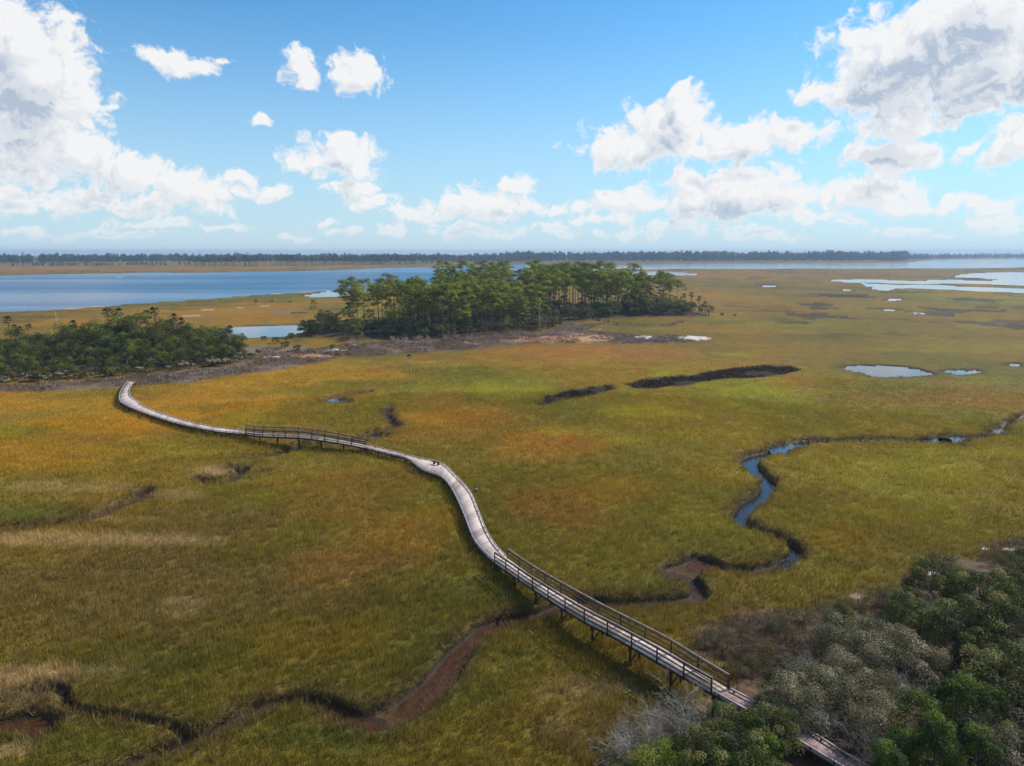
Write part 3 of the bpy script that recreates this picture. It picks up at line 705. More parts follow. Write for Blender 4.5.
_n = np.array(_n); _f = np.array(_f)
_xs = np.linspace(0, 1, 160)
def resamp(P):
    s = np.concatenate([[0], np.cumsum(np.hypot(*np.diff(P, axis=0).T))]); s /= s[-1]
    return np.column_stack([np.interp(_xs, s, P[:, 0]), np.interp(_xs, s, P[:, 1])])
def by_angle(P):
    a = np.arctan2(P[:, 0], P[:, 1]); r_ = np.hypot(P[:, 0], P[:, 1]); q = np.argsort(a)
    t = np.linspace(a.min(), a.max(), 200)
    return t, np.interp(t, a[q], r_[q])
ta, rn = by_angle(_n); tb, rf = by_angle(_f)
t_ = np.linspace(max(ta[0], tb[0]), min(ta[-1], tb[-1]), 200)
rn = np.interp(t_, ta, rn) - 4; rf = np.interp(t_, tb, rf) + 6
V = np.concatenate([np.column_stack([rn * np.sin(t_), rn * np.cos(t_), np.full(200, RIVER_Z)]), np.column_stack([rf * np.sin(t_), rf * np.cos(t_), np.full(200, RIVER_Z)])])
i = np.arange(199); cutq = t_[:-1] < math.radians(1.0)
for nm, msk, mt in (('river', cutq, MW_RIVER), ('river', ~cutq, MW_CALM)):
    mbr = MB(); mbr.add(V, np.stack([i, i + 200, i + 201, i + 1], -1)[msk]); ro = mbr.build(nm, mt); ro['kind'] = 'structure'

# ------------------------------------------------------------------ haze
def build_haze():
    mb = MB(); mb.box((0, 0, 22), (16600, 16600, 54))
    m, N, L = mat_new('haze'); out = N.new('ShaderNodeOutputMaterial'); v = N.new('ShaderNodeVolumePrincipled')
    v.inputs['Color'].default_value = (.50, .68, .90, 1); v.inputs['Density'].default_value = HAZE; v.inputs['Anisotropy'].default_value = .2
    L.new(v.outputs[0], out.inputs['Volume'])
    o = mb.build('haze', m); o['kind'] = 'stuff'
HAZE = 0.00015
if HAZE: build_haze()

# ------------------------------------------------------------------ boardwalk and footbridges
WOODS = [lin(203, 185, 175), lin(186, 167, 157), lin(209, 194, 184), lin(172, 150, 139), lin(198, 176, 164)]
DARKW = lin(70, 58, 50)
rs = np.random.default_rng(7)

def ribbon(left, right, z):
    """left/right deck edges traced in the photo and laid out at deck height; returns evenly spaced stations"""
    n = len(left)
    zz = z if isinstance(z, (list, tuple)) else [z] * n
    A = np.array([tuple(at(p[0], p[1], q)) for p, q in zip(left, zz)]); B = np.array([tuple(at(p[0], p[1], q)) for p, q in zip(right, zz)])
    S = np.array(smooth_pts([tuple(np.concatenate([a, b])) for a, b in zip(A, B)], 10))
    mid = (S[:, :3] + S[:, 3:]) / 2
    d = np.concatenate([[0], np.cumsum(np.linalg.norm(np.diff(mid, axis=0), axis=1))])
    def at_s(s):
        return np.array([np.interp(s, d, S[:, k]) for k in range(6)])
    return at_s, d[-1]

def deck_mesh(at_s, L, pitch=.15, thick=.045, tones=WOODS, gap=.008):
    mb = MB(); n = int(L / pitch)
    run = 0; tone = tones[0]; 
    for i in range(n):
        p, q = at_s(i * pitch), at_s((i + 1) * pitch - gap)
        if run <= 0: run = rs.integers(3, 14); tone = tones[rs.integers(len(tones))]
        run -= 1
        c = tone * rs.uniform(.82, 1.1)
        a, b, e, f = p[:3], p[3:], q[3:], q[:3]
        dn = np.array([0, 0, -thick])
        v = np.array([a, b, e, f, a + dn, b + dn, e + dn, f + dn])
        mb.add(v, [[0,1,2,3],[7,6,5,4],[0,4,5,1],[1,5,6,2],[2,6,7,3],[3,7,4,0]], c)
    return mb

def along(mb, at_s, s0, s1, side, off, zoff, w, h, col, step=1.2, jitter=0):
    """bar that follows one edge of the deck"""
    n = max(2, int((s1 - s0) / step)); prev = None
    for i in range(n + 1):
        st = at_s(s0 + (s1 - s0) * i / n)
        a, b = st[:3], st[3:]
        inn = (b - a) / np.linalg.norm(b - a)
        p = (a + inn * off) if side == 0 else (b - inn * off)
        p = p + np.array([0, 0, zoff])
        if prev is not None: mb.beam(prev, p, w, h, np.asarray(col) * rs.uniform(.9, 1.1))
        prev = p
    return mb

def edge_pt(st, side, off):
    a, b = st[:3], st[3:]; inn = (b - a) / np.linalg.norm(b - a)
    return (a + inn * off) if side == 0 else (b - inn * off)

def gz(x, y): return float(ground([x], [y])[0][0])

def walkway(name, label, cat, group, left, right, z, railing=False, kerb=True, pile_step=3.0, rail_h=1.05, tones=WOODS, post_step=2.4, kerb_sides=(0, 1)):
    at_s, L = ribbon(left, right, z)
    st0 = at_s(0); base = (st0[:3] + st0[3:]) / 2
    root = empty(name, (base[0], base[1], gz(base[0], base[1])), label, cat, group)
    inv = -np.array(root.location)
    def fin(mb, nm, m=M_WOOD, parent=root):
        mb.v = [v + inv for v in mb.v]
        return mb.build(nm, m, parent)
    fin(deck_mesh(at_s, L, tones=tones), 'deck')
    for side in (0, 1):
        mb = MB(); along(mb, at_s, .05, L - .05, side, .12, -.045 - .13, .07, .24, DARKW); fin(mb, 'stringer')
    if kerb:
        for side in kerb_sides:
            mb = MB(); along(mb, at_s, .02, L - .02, side, .06, .17, .11, .07, lin(172, 158, 152))
            s = .3
            while s < L:
                p = edge_pt(at_s(s), side, .06); mb.box(p + np.array([0, 0, .0675]), (.1, .1, .13), 0, DARKW); s += 1.5
            fin(mb, 'kerb_rail')
    n = max(1, int(L / pile_step))
    for i in range(n + 1):
        st = at_s(min(L - .1, max(.1, L * i / n)))
        for side in (0, 1):
            p = edge_pt(st, side, .22); g = gz(p[0], p[1])
            if p[2] - g < .15: continue
            mb = MB(); mb.tube([(p[0], p[1], g - .4), (p[0], p[1], p[2] - .06)], [.105, .09], 7, lin(66, 54, 46)); fin(mb, 'piling')
        if p[2] - g > .15:
            a, b = edge_pt(st, 0, .0), edge_pt(st, 1, .0)
            mb = MB(); dn = np.array([0, 0, -.42]); mb.beam(a + dn, b + dn, .1, .2, DARKW); fin(mb, 'cross_beam')
            if railing and p[2] - g > 1.0:
                a2 = np.array([a[0], a[1], g + .15]); 
                mb = MB(); mb.beam(a2 + (b - a) / np.linalg.norm(b - a) * .2, b + np.array([0, 0, -.5]), .05, .14, DARKW); fin(mb, 'cross_brace')
    if railing:
        for side in (0, 1):
            s0, s1 = railing[side]
            rl = MB(); along(rl, at_s, s0, s1, side, .03, rail_h, .15, .045, lin(128, 112, 104))
            rail = fin(rl, 'railing')
            for zo, nm in ((.52 * rail_h, 'mid_rail'), (.20 * rail_h, 'low_rail'), (.86 * rail_h, 'upper_rail')):
                mb = MB(); along(mb, at_s, s0, s1, side, .06, zo, .045, .09, lin(86, 72, 64)); fin(mb, nm, parent=rail)
            m = max(2, round((s1 - s0) / post_step))
            for i in range(m + 1):
                p = edge_pt(at_s(s0 + (s1 - s0) * i / m), side, -.01)
                mb = MB(); mb.box(p + np.array([0, 0, rail_h / 2 - .14]), (.1, .1, rail_h + .2), 0, lin(70, 58, 52)); fin(mb, 'post', parent=rail)
    return root, at_s, L

B1L = [(494,562),(513,575),(535,590),(579,618),(615,637),(652,658),(683,676),(713,693.5)]
B1R = [(507,558),(526,571.5),(547,585),(593,611.5),(628,630),(666,650),(697,669.5),(730,690)]
b1z = [.95, 1.25, 1.5, 1.75, 1.8, 1.8, 1.75, 1.7]
walkway('footbridge', 'long near footbridge with brown railings crossing the muddy creek beside the scrub', 'footbridge', None,
        B1L, B1R, b1z, railing=((.1, 46), (.1, 46)) if False else None or ((.1, 38.0), (.1, 38.0)), kerb=False) if False else None
BTONES = [lin(188, 170, 158), lin(168, 150, 138), lin(198, 182, 170), lin(158, 138, 124)]
def bridge(name, label, lf, rt, z, **k):
    at_s, L = ribbon(lf, rt, z)
    return walkway(name, label, 'footbridge', 'wooden footbridges on the boardwalk', lf, rt, z, railing=((.15, L - .15), (.15, L - .15)), kerb=False, pile_step=3.6, tones=BTONES, **k)
bridge('footbridge', 'long near footbridge with brown railings over the muddy creek, ending in the scrub', B1L, B1R, b1z)
B2L = [(245,434),(257,435.6),(269,436.4),(288,437),(305,438),(330,441.4),(350,444.8),(366,448)]
B2R = [(246,430.6),(258,432),(270,432.6),(289,433.2),(306,434.2),(331,438),(351,442),(367,445.2)]
bridge('footbridge', 'far arched footbridge with dark railings halfway along the curving boardwalk', B2L, B2R, [.8,1.05,1.35,1.6,1.65,1.4,1.1,.8])
# sections of low boardwalk
walkway('boardwalk', 'pale low boardwalk curving from the near footbridge to the far arched footbridge', 'boardwalk', 'sections of low wooden boardwalk',
        [(366,448),(385,453),(406,458.4),(421.5,469.4),(439,476),(448,484),(457.6,501),(465.5,520),(473,539),(483,552),(494,562)],
        [(367,445.2),(392,451.4),(415,457.4),(433,461),(444,465),(455,475.5),(470,492),(479,512.5),(487,532),(496,546),(507,558)],
        [.8]*10 + [.95])
walkway('boardwalk', 'far left boardwalk sweeping from the arched footbridge up to the left thicket', 'boardwalk', 'sections of low wooden boardwalk',
        [(128,381),(123,387),(119.5,394),(119.5,401),(126,405.5),(137.5,410.5),(153,416),(178,423.6),(212.5,430.6),(245,434)],
        [(134,382.5),(131,387),(129.5,392),(131,397),(138,401.5),(142,405.4),(157,412),(181,419.4),(213.5,427),(246,430.6)],
        .8)
walkway('boardwalk', 'pinkish end of the boardwalk half hidden under the trees in the near scrub', 'boardwalk', 'sections of low wooden boardwalk',
        [(714,694),(740,709),(770,725),(803,746),(830,762),(870,786)],
        [(731,690.4),(757,704),(786,719),(815,735.5),(844,754),(886,778)],
        [1.7,1.7,1.6,1.55,1.5,1.5], tones=[lin(168,140,134), lin(176,150,144), lin(156,130,124)])


# ------------------------------------------------------------------ marsh grass: real blades over the near and middle marsh
def build_grass():
    rng = np.random.default_rng(11)
    mb = MB()
    bands = [(26, 60, 13.0, 7, .62, .05), (60, 95, 8.0, 6, .62, .06), (95, 150, 3.6, 5, .62, .09), (150, 185, 1.6, 5, .42, .12), (185, 225, .7, 5, .34, .14)]
    half = math.radians(50)
    for (r0, r1, dens, nb, hgt, wid) in bands:
        n = int(half * (r1 * r1 - r0 * r0) * dens)
        r = np.sqrt(rng.uniform(r0 * r0, r1 * r1, n)); th = rng.uniform(-half, half, n)
        x, y = r * np.sin(th), r * np.cos(th)
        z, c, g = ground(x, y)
        # taller and denser along the creeks, patchy elsewhere
        keep = (rng.uniform(size=n) < g * sstep(232, 165, r)) & (z > -.5)
        x, y, z, c, r = x[keep], y[keep], z[keep], c[keep], r[keep]
        n = len(x)
        patch = fbm(x / 2.6, y / 2.6, 120, 3)
        th_ = hgt * (.6 + .8 * patch)
        vr = np.where(r < 120, .18, .09); c = c * ((1.72 + .38 * sstep(60, 120, r)) * (1 + vr * rng.uniform(-1, 1, n)) * (1 + (patch - .5) * np.where(r < 120, .36, .16)))[:, None]  # brightness painted into the blades: offsets self-shade, stronger beyond the dim foreground
        dry = rng.uniform(size=n) < np.where(r < 110, .10, .0)
        c[dry] = c[dry] * .5 + lin(176, 150, 100) * .5
        spread = .18 * (wid / .05) ** .8
        lean = rng.uniform(0, 2 * math.pi, n)
        for b in range(nb):
            ox, oy = rng.normal(size=n) * spread, rng.normal(size=n) * spread
            a = rng.uniform(0, 2 * math.pi, n); w = wid * rng.uniform(.6, 1.4, n)
            hh = th_ * rng.uniform(.55, 1.2, n)
            lx = .3 * hh * rng.normal(size=n) + .18 * hh; ly = .3 * hh * rng.normal(size=n) - .05 * hh
            bx, by = x + ox, y + oy
            v = np.stack([np.column_stack([bx - np.cos(a) * w / 2, by - np.sin(a) * w / 2, z - .05]),
                          np.column_stack([bx + np.cos(a) * w / 2, by + np.sin(a) * w / 2, z - .05]),
                          np.column_stack([bx + lx, by + ly, z + hh])], 1).reshape(-1, 3)
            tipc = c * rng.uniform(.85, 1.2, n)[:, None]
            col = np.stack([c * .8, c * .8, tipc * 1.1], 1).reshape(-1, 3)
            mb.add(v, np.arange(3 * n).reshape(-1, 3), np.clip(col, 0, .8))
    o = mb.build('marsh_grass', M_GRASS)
    tag(o, 'olive and straw coloured cordgrass covering the marsh', 'marsh grass', None, 'stuff')
build_grass()

def build_brush():
    """dead, twiggy ground cover on the flats and on the near bank"""
    rng = np.random.default_rng(12); mb = MB()
    def scat(poly, dens, hgt, wid, tones, spread, nb=6):
        P = np.array(poly); P = P[(P[:, 1] > 0)]; lo, hi = np.maximum(P.min(0), [-260, 20]), np.minimum(P.max(0), [260, 330])
        n = int((hi - lo).prod() * dens)
        x, y = rng.uniform(lo[0], hi[0], n), rng.uniform(lo[1], hi[1], n)
        k = (poly_sd(x, y, poly, 5) < 0) & (np.abs(np.arctan2(x, y)) < .75) & (fbm(x / 5, y / 7, 130, 3) > .42)
        x, y = x[k], y[k]; z, c, g = ground(x, y); k = (g < .5) & (z > -.45); x, y, z = x[k], y[k], z[k]; n = len(x)
        col = np.array(tones)[rng.integers(len(tones), size=n)] * rng.uniform(.6, 1.35, n)[:, None]
        for b in range(nb):
            a = rng.uniform(0, 6.28, n); h = hgt * rng.uniform(.4, 1.3, n); e = rng.uniform(0, 6.28, n); q = h * rng.uniform(.2, 1.0, n)
            bx, by = x + rng.normal(size=n) * spread, y + rng.normal(size=n) * spread; w = wid * rng.uniform(.6, 1.4, n)
            v = np.stack([np.column_stack([bx - np.cos(a) * w, by - np.sin(a) * w, z - .05]), np.column_stack([bx + np.cos(a) * w, by + np.sin(a) * w, z - .05]),
                          np.column_stack([bx + np.cos(e) * q, by + np.sin(e) * q, z + h])], 1).reshape(-1, 3)
            mb.add(v, np.arange(3 * n).reshape(-1, 3), np.repeat(col * rng.uniform(.8, 1.2, n)[:, None], 3, 0))
    GB = [lin(150, 130, 112), lin(112, 92, 76), lin(88, 70, 56), lin(170, 150, 132), lin(128, 108, 70)]
    for P in PANS_W: scat(P, 1.5, .55, .06, GB, .3)
    for P in DARK_W: scat(P, 3.0, .5, .07, [lin(62, 50, 38), lin(80, 64, 46), lin(46, 38, 30)], .3)
    scat([q for q in SHORE_W if q[1] > 0][:20] + [(120, 20), (15, 20)], 9.0, .5, .02, [lin(104, 86, 64), lin(84, 68, 50), lin(128, 108, 80), lin(92, 88, 46)], .2)
    # frayed dead stalks and roots along the lips of the nearer creeks
    for P, hw, dep in CREEKS_W:
        Q = np.array(P); m = Q[:, 1] < 190
        if m.sum() < 3: continue
        Q = Q[m]; s_ = np.concatenate([[0], np.cumsum(np.hypot(*np.diff(Q, axis=0).T))])
        n = int(s_[-1] * 22); q = rng.uniform(0, s_[-1], n)
        x = np.interp(q, s_, Q[:, 0]); y = np.interp(q, s_, Q[:, 1])
        e = rng.uniform(0, 6.28, n); d = hw + rng.uniform(.05, 1.0, n); x = x + np.cos(e) * d; y = y + np.sin(e) * d
        k = fbm(x / 1.8, y / 1.8, 140, 3) > .46; x, y = x[k], y[k]
        z, c, g = ground(x, y); k = z > -.5; x, y, z = x[k], y[k], z[k]; n = len(x)
        tones = np.array([lin(74, 60, 46), lin(52, 43, 34), lin(112, 96, 70), lin(148, 130, 98), lin(64, 58, 36)])
        col = tones[rng.integers(5, size=n)] * rng.uniform(.7, 1.2, n)[:, None]
        for b in range(6):
            a = rng.uniform(0, 6.28, n); h = .5 * rng.uniform(.4, 1.3, n); ee = rng.uniform(0, 6.28, n); qq = h * rng.uniform(.2, 1.2, n)
            bx, by = x + rng.normal(size=n) * .13, y + rng.normal(size=n) * .13; w = .022 * rng.uniform(.6, 1.5, n)
            v = np.stack([np.column_stack([bx - np.cos(a) * w, by - np.sin(a) * w, z - .05]), np.column_stack([bx + np.cos(a) * w, by + np.sin(a) * w, z - .05]),
                          np.column_stack([bx + np.cos(ee) * qq, by + np.sin(ee) * qq, z + h])], 1).reshape(-1, 3)
            mb.add(v, np.arange(3 * n).reshape(-1, 3), np.repeat(col, 3, 0))
    o = mb.build('dead_brush', M_GRASS); tag(o, 'low dead twiggy growth on the grey flats, the near bank and the creek lips', 'brush', None, 'stuff')
build_brush()

# ------------------------------------------------------------------ plants
def lump_leaves(mb, rng, clumps, nleaf, size, aspect, tones, up=.35, shell=.55, wob=.25):
    """leaves on and just under the surface of several rounded clumps: clumps = [(centre, radii)]"""
    wts = np.array([r[0] * r[2] + r[1] * r[0] for _, r in clumps]); wts = wts / wts.sum()
    for (c, r), w in zip(clumps, wts):
        n = max(6, int(nleaf * w))
        d = rng.normal(size=(n, 3)); d /= np.linalg.norm(d, axis=1)[:, None]
        d[:, 2] = np.where(d[:, 2] < -.35, -d[:, 2], d[:, 2])
        rad = 1 - (1 - shell) * rng.uniform(size=n) ** 1.6 + wob * (fbm(d[:, 0] * 2.2 + c[0] * 5, d[:, 1] * 2.2 + d[:, 2] * 1.7, int(rng.integers(900)), 2) - .5) * 2
        p = np.asarray(c) + d * rad[:, None] * np.asarray(r)
        nr = d + rng.normal(size=(n, 3)) * .55 + np.array([0, 0, up])
        tone = tones[rng.integers(len(tones))] * rng.uniform(.8, 1.2)
        col = tone * rng.uniform(.6, 1.4, n)[:, None] * (1 + rng.normal(size=(n, 3)) * .06)
        mb.leaves(p, nr, size * rng.uniform(.7, 1.35, n), size * aspect * rng.uniform(.7, 1.3, n), np.clip(col, .004, .8), rng)

def limbs(mb, rng, H, R, clumps, r0, col, n=5):
    """a trunk that forks into limbs reaching the clumps"""
    fork = H * rng.uniform(.25, .4)
    b = np.array([0, 0, -.35]); f = np.array([rng.normal() * .06 * H, rng.normal() * .06 * H, fork])
    mb.tube([b, (b + f) / 2 + rng.normal(size=3) * .04 * H, f], [r0 * 1.25, r0, r0 * .8], n, col)
    if len(clumps) > 14: clumps = clumps[::2]
    for (c, r) in clumps:
        c = np.asarray(c, float); m = (f + c) / 2 + rng.normal(size=3) * np.array([.1, .1, .05]) * R; m[2] = max(m[2], fork * .9)
        mb.tube([f, m, c], [r0 * .5, r0 * .26, r0 * .08], max(4, n - 1), col)

def twigs(mb, rng, p, d, L, r, depth, col, n=4, spread=.55, minr=.008):
    """bare branching wood"""
    pts = [np.asarray(p, float)]; dd = np.asarray(d, float)
    for k in range(3):
        dd = dd + rng.normal(size=3) * .16; dd /= np.linalg.norm(dd)
        pts.append(pts[-1] + dd * L / 3)
    mb.tube(pts, np.linspace(r, r * .6, 4), n if depth > 1 else 3, np.asarray(col) * rng.uniform(.8, 1.2), cap=False)
    col = np.asarray(col) * .88
    if depth == 0: return
    for k in range(rng.integers(2, 5)):
        q = pts[rng.integers(1, 4)]
        nd = dd + rng.normal(size=3) * spread; nd[2] += .12; nd /= np.linalg.norm(nd)
        twigs(mb, rng, q, nd, L * rng.uniform(.55, .85), max(minr, r * .55), depth - 1, col, n, spread, minr)

class Kind:
    """meshes of one plant variant, shared by all its copies"""
    def __init__(s, parts): s.parts = parts      # [(name, mesh-object)]

def variant(parts):
    out = []
    for nm, mb, mat in parts:
        o = mb.build(nm, mat, link=False); out.append((nm, o))
    return Kind(out)

def plant(kind, name, loc, label, cat, group, rz, sc):
    root = empty(name, loc, label, cat, group, rz, sc)
    for nm, o in kind.parts:
        c = o.copy(); c.name = nm; COL.objects.link(c); c.parent = root
    return root

BARK_OAK, BARK_PINE, BARK_GREY = lin(96, 84, 74), lin(120, 98, 82), lin(176, 170, 160)
def make_broadleaf(seed, H, R, nleaf, leaf, tones, bark, ncl=9, aspect=.6, mat=None, flat=.8, up=.35, skirts=None, loose=1.0):
    rng = np.random.default_rng(seed)
    cl = []
    for i in range(ncl):
        a = 2 * math.pi * i / ncl * 2.4 + rng.normal() * .3; q = R * (.15 + .55 * math.sqrt((i + .5) / ncl))
        hh = H * (rng.uniform(.62, .84) - .28 * (q / R) ** 2); rr = R * rng.uniform(.28, .46) * loose; hh += (1 - loose) * H * rng.uniform(-.35, .25)
        cl.append((np.array([q * math.cos(a), q * math.sin(a), hh]), np.array([rr, rr, rr * flat * rng.uniform(.75, 1.1)])))
    for i in range(ncl // 2 if skirts is None else skirts):      # skirts low on the crown
        a = rng.uniform(0, 2 * math.pi); q = R * rng.uniform(.5, .8); rr = R * rng.uniform(.2, .32)
        cl.append((np.array([q * math.cos(a), q * math.sin(a), H * rng.uniform(.2, .42)]), np.array([rr, rr, rr])))
    cr = MB(); lump_leaves(cr, rng, cl, nleaf, leaf, aspect, tones, up)
    tk = MB(); limbs(tk, rng, H, R, cl[:ncl], .045 * H ** .9, bark)
    return variant([('trunk', tk, M_BARK), ('crown', cr, mat or M_LEAF)])

def make_pine(seed, H, R, nleaf, tones, leaf=.55, bare=.52):
    rng = np.random.default_rng(seed)
    tk, cr = MB(), MB()
    sw = rng.normal(size=2) * .015 * H
    ax = lambda t: np.array([sw[0] * math.sin(3 * t), sw[1] * math.sin(2.6 * t + .4), H * t])
    ts = np.linspace(-.02, .97, 8)
    tk.tube([ax(t) for t in ts], .17 * (H / 18) * (1.15 - ts * .95), 6, BARK_PINE)
    cl = []
    nl = rng.integers(15, 22)
    for i in range(nl):
        t = bare + (1 - bare) * ((i + rng.uniform(0, .8)) / nl)
        prof = math.sin(min(1, max(.12, (1.04 - t) / (1.04 - bare) * 1.25)) * math.pi * .55)
        a = i * 2.4 + rng.normal() * .5; q = R * prof * rng.uniform(.55, 1.05)
        p0 = ax(t - .02); p1 = ax(t) + np.array([q * math.cos(a), q * math.sin(a), q * rng.uniform(.05, .45)])
        tk.tube([p0, (p0 + p1) / 2 + np.array([0, 0, -.08 * q]), p1], [.06, .05, .025], 4, BARK_PINE * .9, cap=False)
        rr = R * rng.uniform(.28, .44)
        cl.append((p1, np.array([rr, rr, rr * .55])))
    cl.append((ax(.97), np.array([R * .32, R * .32, R * .26])))
    lump_leaves(cr, rng, cl, nleaf, leaf, .42, tones, .5, .25)
    return variant([('trunk', tk, M_BARK), ('crown', cr, M_NEEDLE)])

def make_palm(seed, H, F=1.0):
    rng = np.random.default_rng(seed); tk, cr = MB(), MB()
    l = rng.normal(size=2) * .04 * H
    tk.tube([(0, 0, -.3), (l[0] * .4, l[1] * .4, H * .5), (l[0], l[1], H)], [.24, .18, .2], 7, lin(128, 112, 98))
    top = np.array([l[0], l[1], H])
    for k in range(34):
        a = rng.uniform(0, 2 * math.pi); e = rng.uniform(-.9, 1.3)
        d = np.array([math.cos(a) * math.cos(e), math.sin(a) * math.cos(e), math.sin(e)])
        q = top + d * rng.uniform(.6, 1.0) * F
        dead = e < -.55
        col = (lin(140, 118, 84) if dead else lin(70, 82, 40)) * rng.uniform(.7, 1.3)
        cr.tube([top, q], [.025, .02], 3, col, cap=False)
        sdv = np.cross(d, [0, 0, 1.0]); sdv /= np.linalg.norm(sdv) + 1e-6; u = np.cross(sdv, d)
        for j in range(9):       # fan of narrow leaflets
            an = (j - 4) / 4 * 1.15
            dv = d * math.cos(an) + sdv * math.sin(an) - np.array([0, 0, .28]); w = .1
            s_ = np.cross(dv, u); s_ /= np.linalg.norm(s_) + 1e-6
            tip = q + dv * rng.uniform(.6, .85) * F
            cr.add([q, q + dv * .4 + s_ * w, tip, q + dv * .4 - s_ * w], [[0, 1, 2, 3]], col * rng.uniform(.8, 1.2))
    return variant([('trunk', tk, M_BARK), ('crown', cr, M_LEAF)])

def make_snag(seed, H, r=.16):
    rng = np.random.default_rng(seed); tk, br = MB(), MB()
    pts = [(0, 0, -.3), (rng.normal() * .1, rng.normal() * .1, H * .5), (rng.normal() * .3, rng.normal() * .3, H)]
    tk.tube(pts, [r, r * .75, r * .35], 6, lin(172, 150, 132))
    for k in range(6):
        t = rng.uniform(.5, .95); a = rng.uniform(0, 6.28); L = H * rng.uniform(.06, .16)
        p = np.array([0, 0, H * t]); br.tube([p, p + np.array([math.cos(a) * L, math.sin(a) * L, L * .5])], [.05, .015], 4, lin(166, 148, 132), cap=False)
    return variant([('trunk', tk, M_BARK), ('branch', br, M_BARK)])

def make_dead_shrub(seed, H, tone, leafy=0, nst=6, depth=3, minr=.01, r=.045):
    rng = np.random.default_rng(seed); tk, cr = MB(), MB()
    for k in range(nst):
        a = rng.uniform(0, 6.28); d = np.array([math.cos(a) * .75, math.sin(a) * .75, 1.0]); d /= np.linalg.norm(d)
        twigs(tk, rng, (rng.normal() * .15, rng.normal() * .15, -.1), d, H * rng.uniform(.4, .6), r, depth, tone, 4, .5, minr)
    parts = [('branches', tk, M_BARK)]
    if leafy:
        cl = [(np.array([rng.normal() * H * .35, rng.normal() * H * .35, H * rng.uniform(.3, .7)]), np.array([H * .3] * 3)) for _ in range(6)]
        lump_leaves(cr, rng, cl, leafy, .12, .6, [lin(84, 84, 54), lin(120, 112, 90)], .3, .2)
        parts.append(('foliage', cr, M_LEAF))
    return variant(parts)

def make_flowering(seed, H, R, leaf, nleaf):
    """groundsel bush: green below, a crown of off-white seed heads"""
    rng = np.random.default_rng(seed); tk, cr, fl = MB(), MB(), MB()
    cl = [(np.array([rng.normal() * R * .4, rng.normal() * R * .4, H * rng.uniform(.4, .7)]), np.array([R * .42, R * .42, H * .28])) for _ in range(6)]
    lump_leaves(cr, rng, cl, nleaf, leaf, .5, [lin(92, 88, 52), lin(80, 82, 46), lin(112, 98, 66)], .3, .4)
    cl2 = [(c + np.array([0, 0, H * .16]), r * np.array([.7, .7, .55])) for c, r in cl[:4]]
    lump_leaves(fl, rng, cl2, nleaf // 3, leaf * .8, .7, [lin(214, 206, 188), lin(196, 184, 164), lin(186, 172, 150)], .5, .4)
    limbs(tk, rng, H * .8, R, cl, .05, BARK_OAK, 4)
    return variant([('stem', tk, M_BARK), ('foliage', cr, M_LEAF), ('blossoms', fl, M_LEAF)])

def make_cedar(seed, H, R, nleaf, leaf, tones):
    rng = np.random.default_rng(seed); tk, cr = MB(), MB()
    tk.tube([(0, 0, -.3), (0, 0, H * .5), (0, 0, H * .95)], [.1, .07, .02], 6, BARK_OAK)
    cl = []
    for k in range(22):
        t = rng.uniform(.12, .95); a = k * 2.4; q = R * (1.05 - t) ** .7 * rng.uniform(.5, .95)
        rr = R * rng.uniform(.2, .32)
        p = np.array([q * math.cos(a), q * math.sin(a), H * t])
        tk.tube([(0, 0, H * t - .2), p], [.035, .015], 4, BARK_OAK, cap=False)
        cl.append((p, np.array([rr, rr, rr * 1.25])))
    lump_leaves(cr, rng, cl, nleaf, leaf, .4, tones, .6, .35, .4)
    return variant([('trunk', tk, M_BARK), ('crown', cr, M_NEEDLE)])

# ---- pines of the island
rp = np.random.default_rng(5)
def scatter(poly, n, spacing, rng, tries=40000, test=None):
    P = np.array(poly); lo, hi = P.min(0), P.max(0); out = []
    cand = rng.uniform(lo, hi, (tries, 2)); ok = poly_sd(cand[:, 0], cand[:, 1], poly, 1) < 0
    for c in cand[ok]:
        if len(out) >= n: break
        if test is not None and not test(c): continue
        if all((c[0] - q[0]) ** 2 + (c[1] - q[1]) ** 2 > spacing ** 2 for q in out): out.append(tuple(c))
    return out

PT = [lin(132, 138, 42), lin(112, 122, 38), lin(148, 150, 46), lin(96, 108, 36), lin(160, 156, 54)]
PINES = [make_pine(100 + i, H, R * 1.1, 1700, PT, .66, b) for i, (H, R, b) in enumerate([(19, 4.6, .62), (20.5, 5.0, .66), (17.5, 4.4, .58), (21, 4.6, .66), (18, 4.0, .52), (14, 3.6, .38), (10, 3.2, .2)])]
FRONT = W([(345,334),(372,338),(400,336),(450,337),(500,333),(540,328),(552,322),(500,318),(440,318),(390,322)])
REAR = W([(556,320),(590,316.5),(640,315),(668,313.5),(676,309),(620,304.5),(560,302.5),(520,303),(470,304.5),(428,307),(440,315),(500,316)])
def pine_at(i, p, label, scl):
    k = rp.integers(len(PINES))
    plant(PINES[k], 'pine_tree', (p[0], p[1], gz(*p)), label, 'pine tree', 'pines of the island wood', rp.uniform(0, 6.28), scl * rp.uniform(.82, 1.1))
for i, p in enumerate(scatter(FRONT, 128, 3.1, rp)):
    pine_at(i, p, 'slender pine with a tall bare trunk in the front part of the island wood', .86)
def gap(c):
    px, py = project(c[0], c[1], 0)
    return not (505 < px < 526 and py < 316) and not (452 < px < 470 and py < 312 and rp.uniform() < .6)
for i, p in enumerate(scatter(REAR, 166, 3.4, rp, test=gap)):
    pine_at(i, p, 'tall pine with a flat dark crown in the rear part of the island wood', 1.08 - .28 * max(0, (project(p[0], p[1], 0)[0] - 620) / 60))
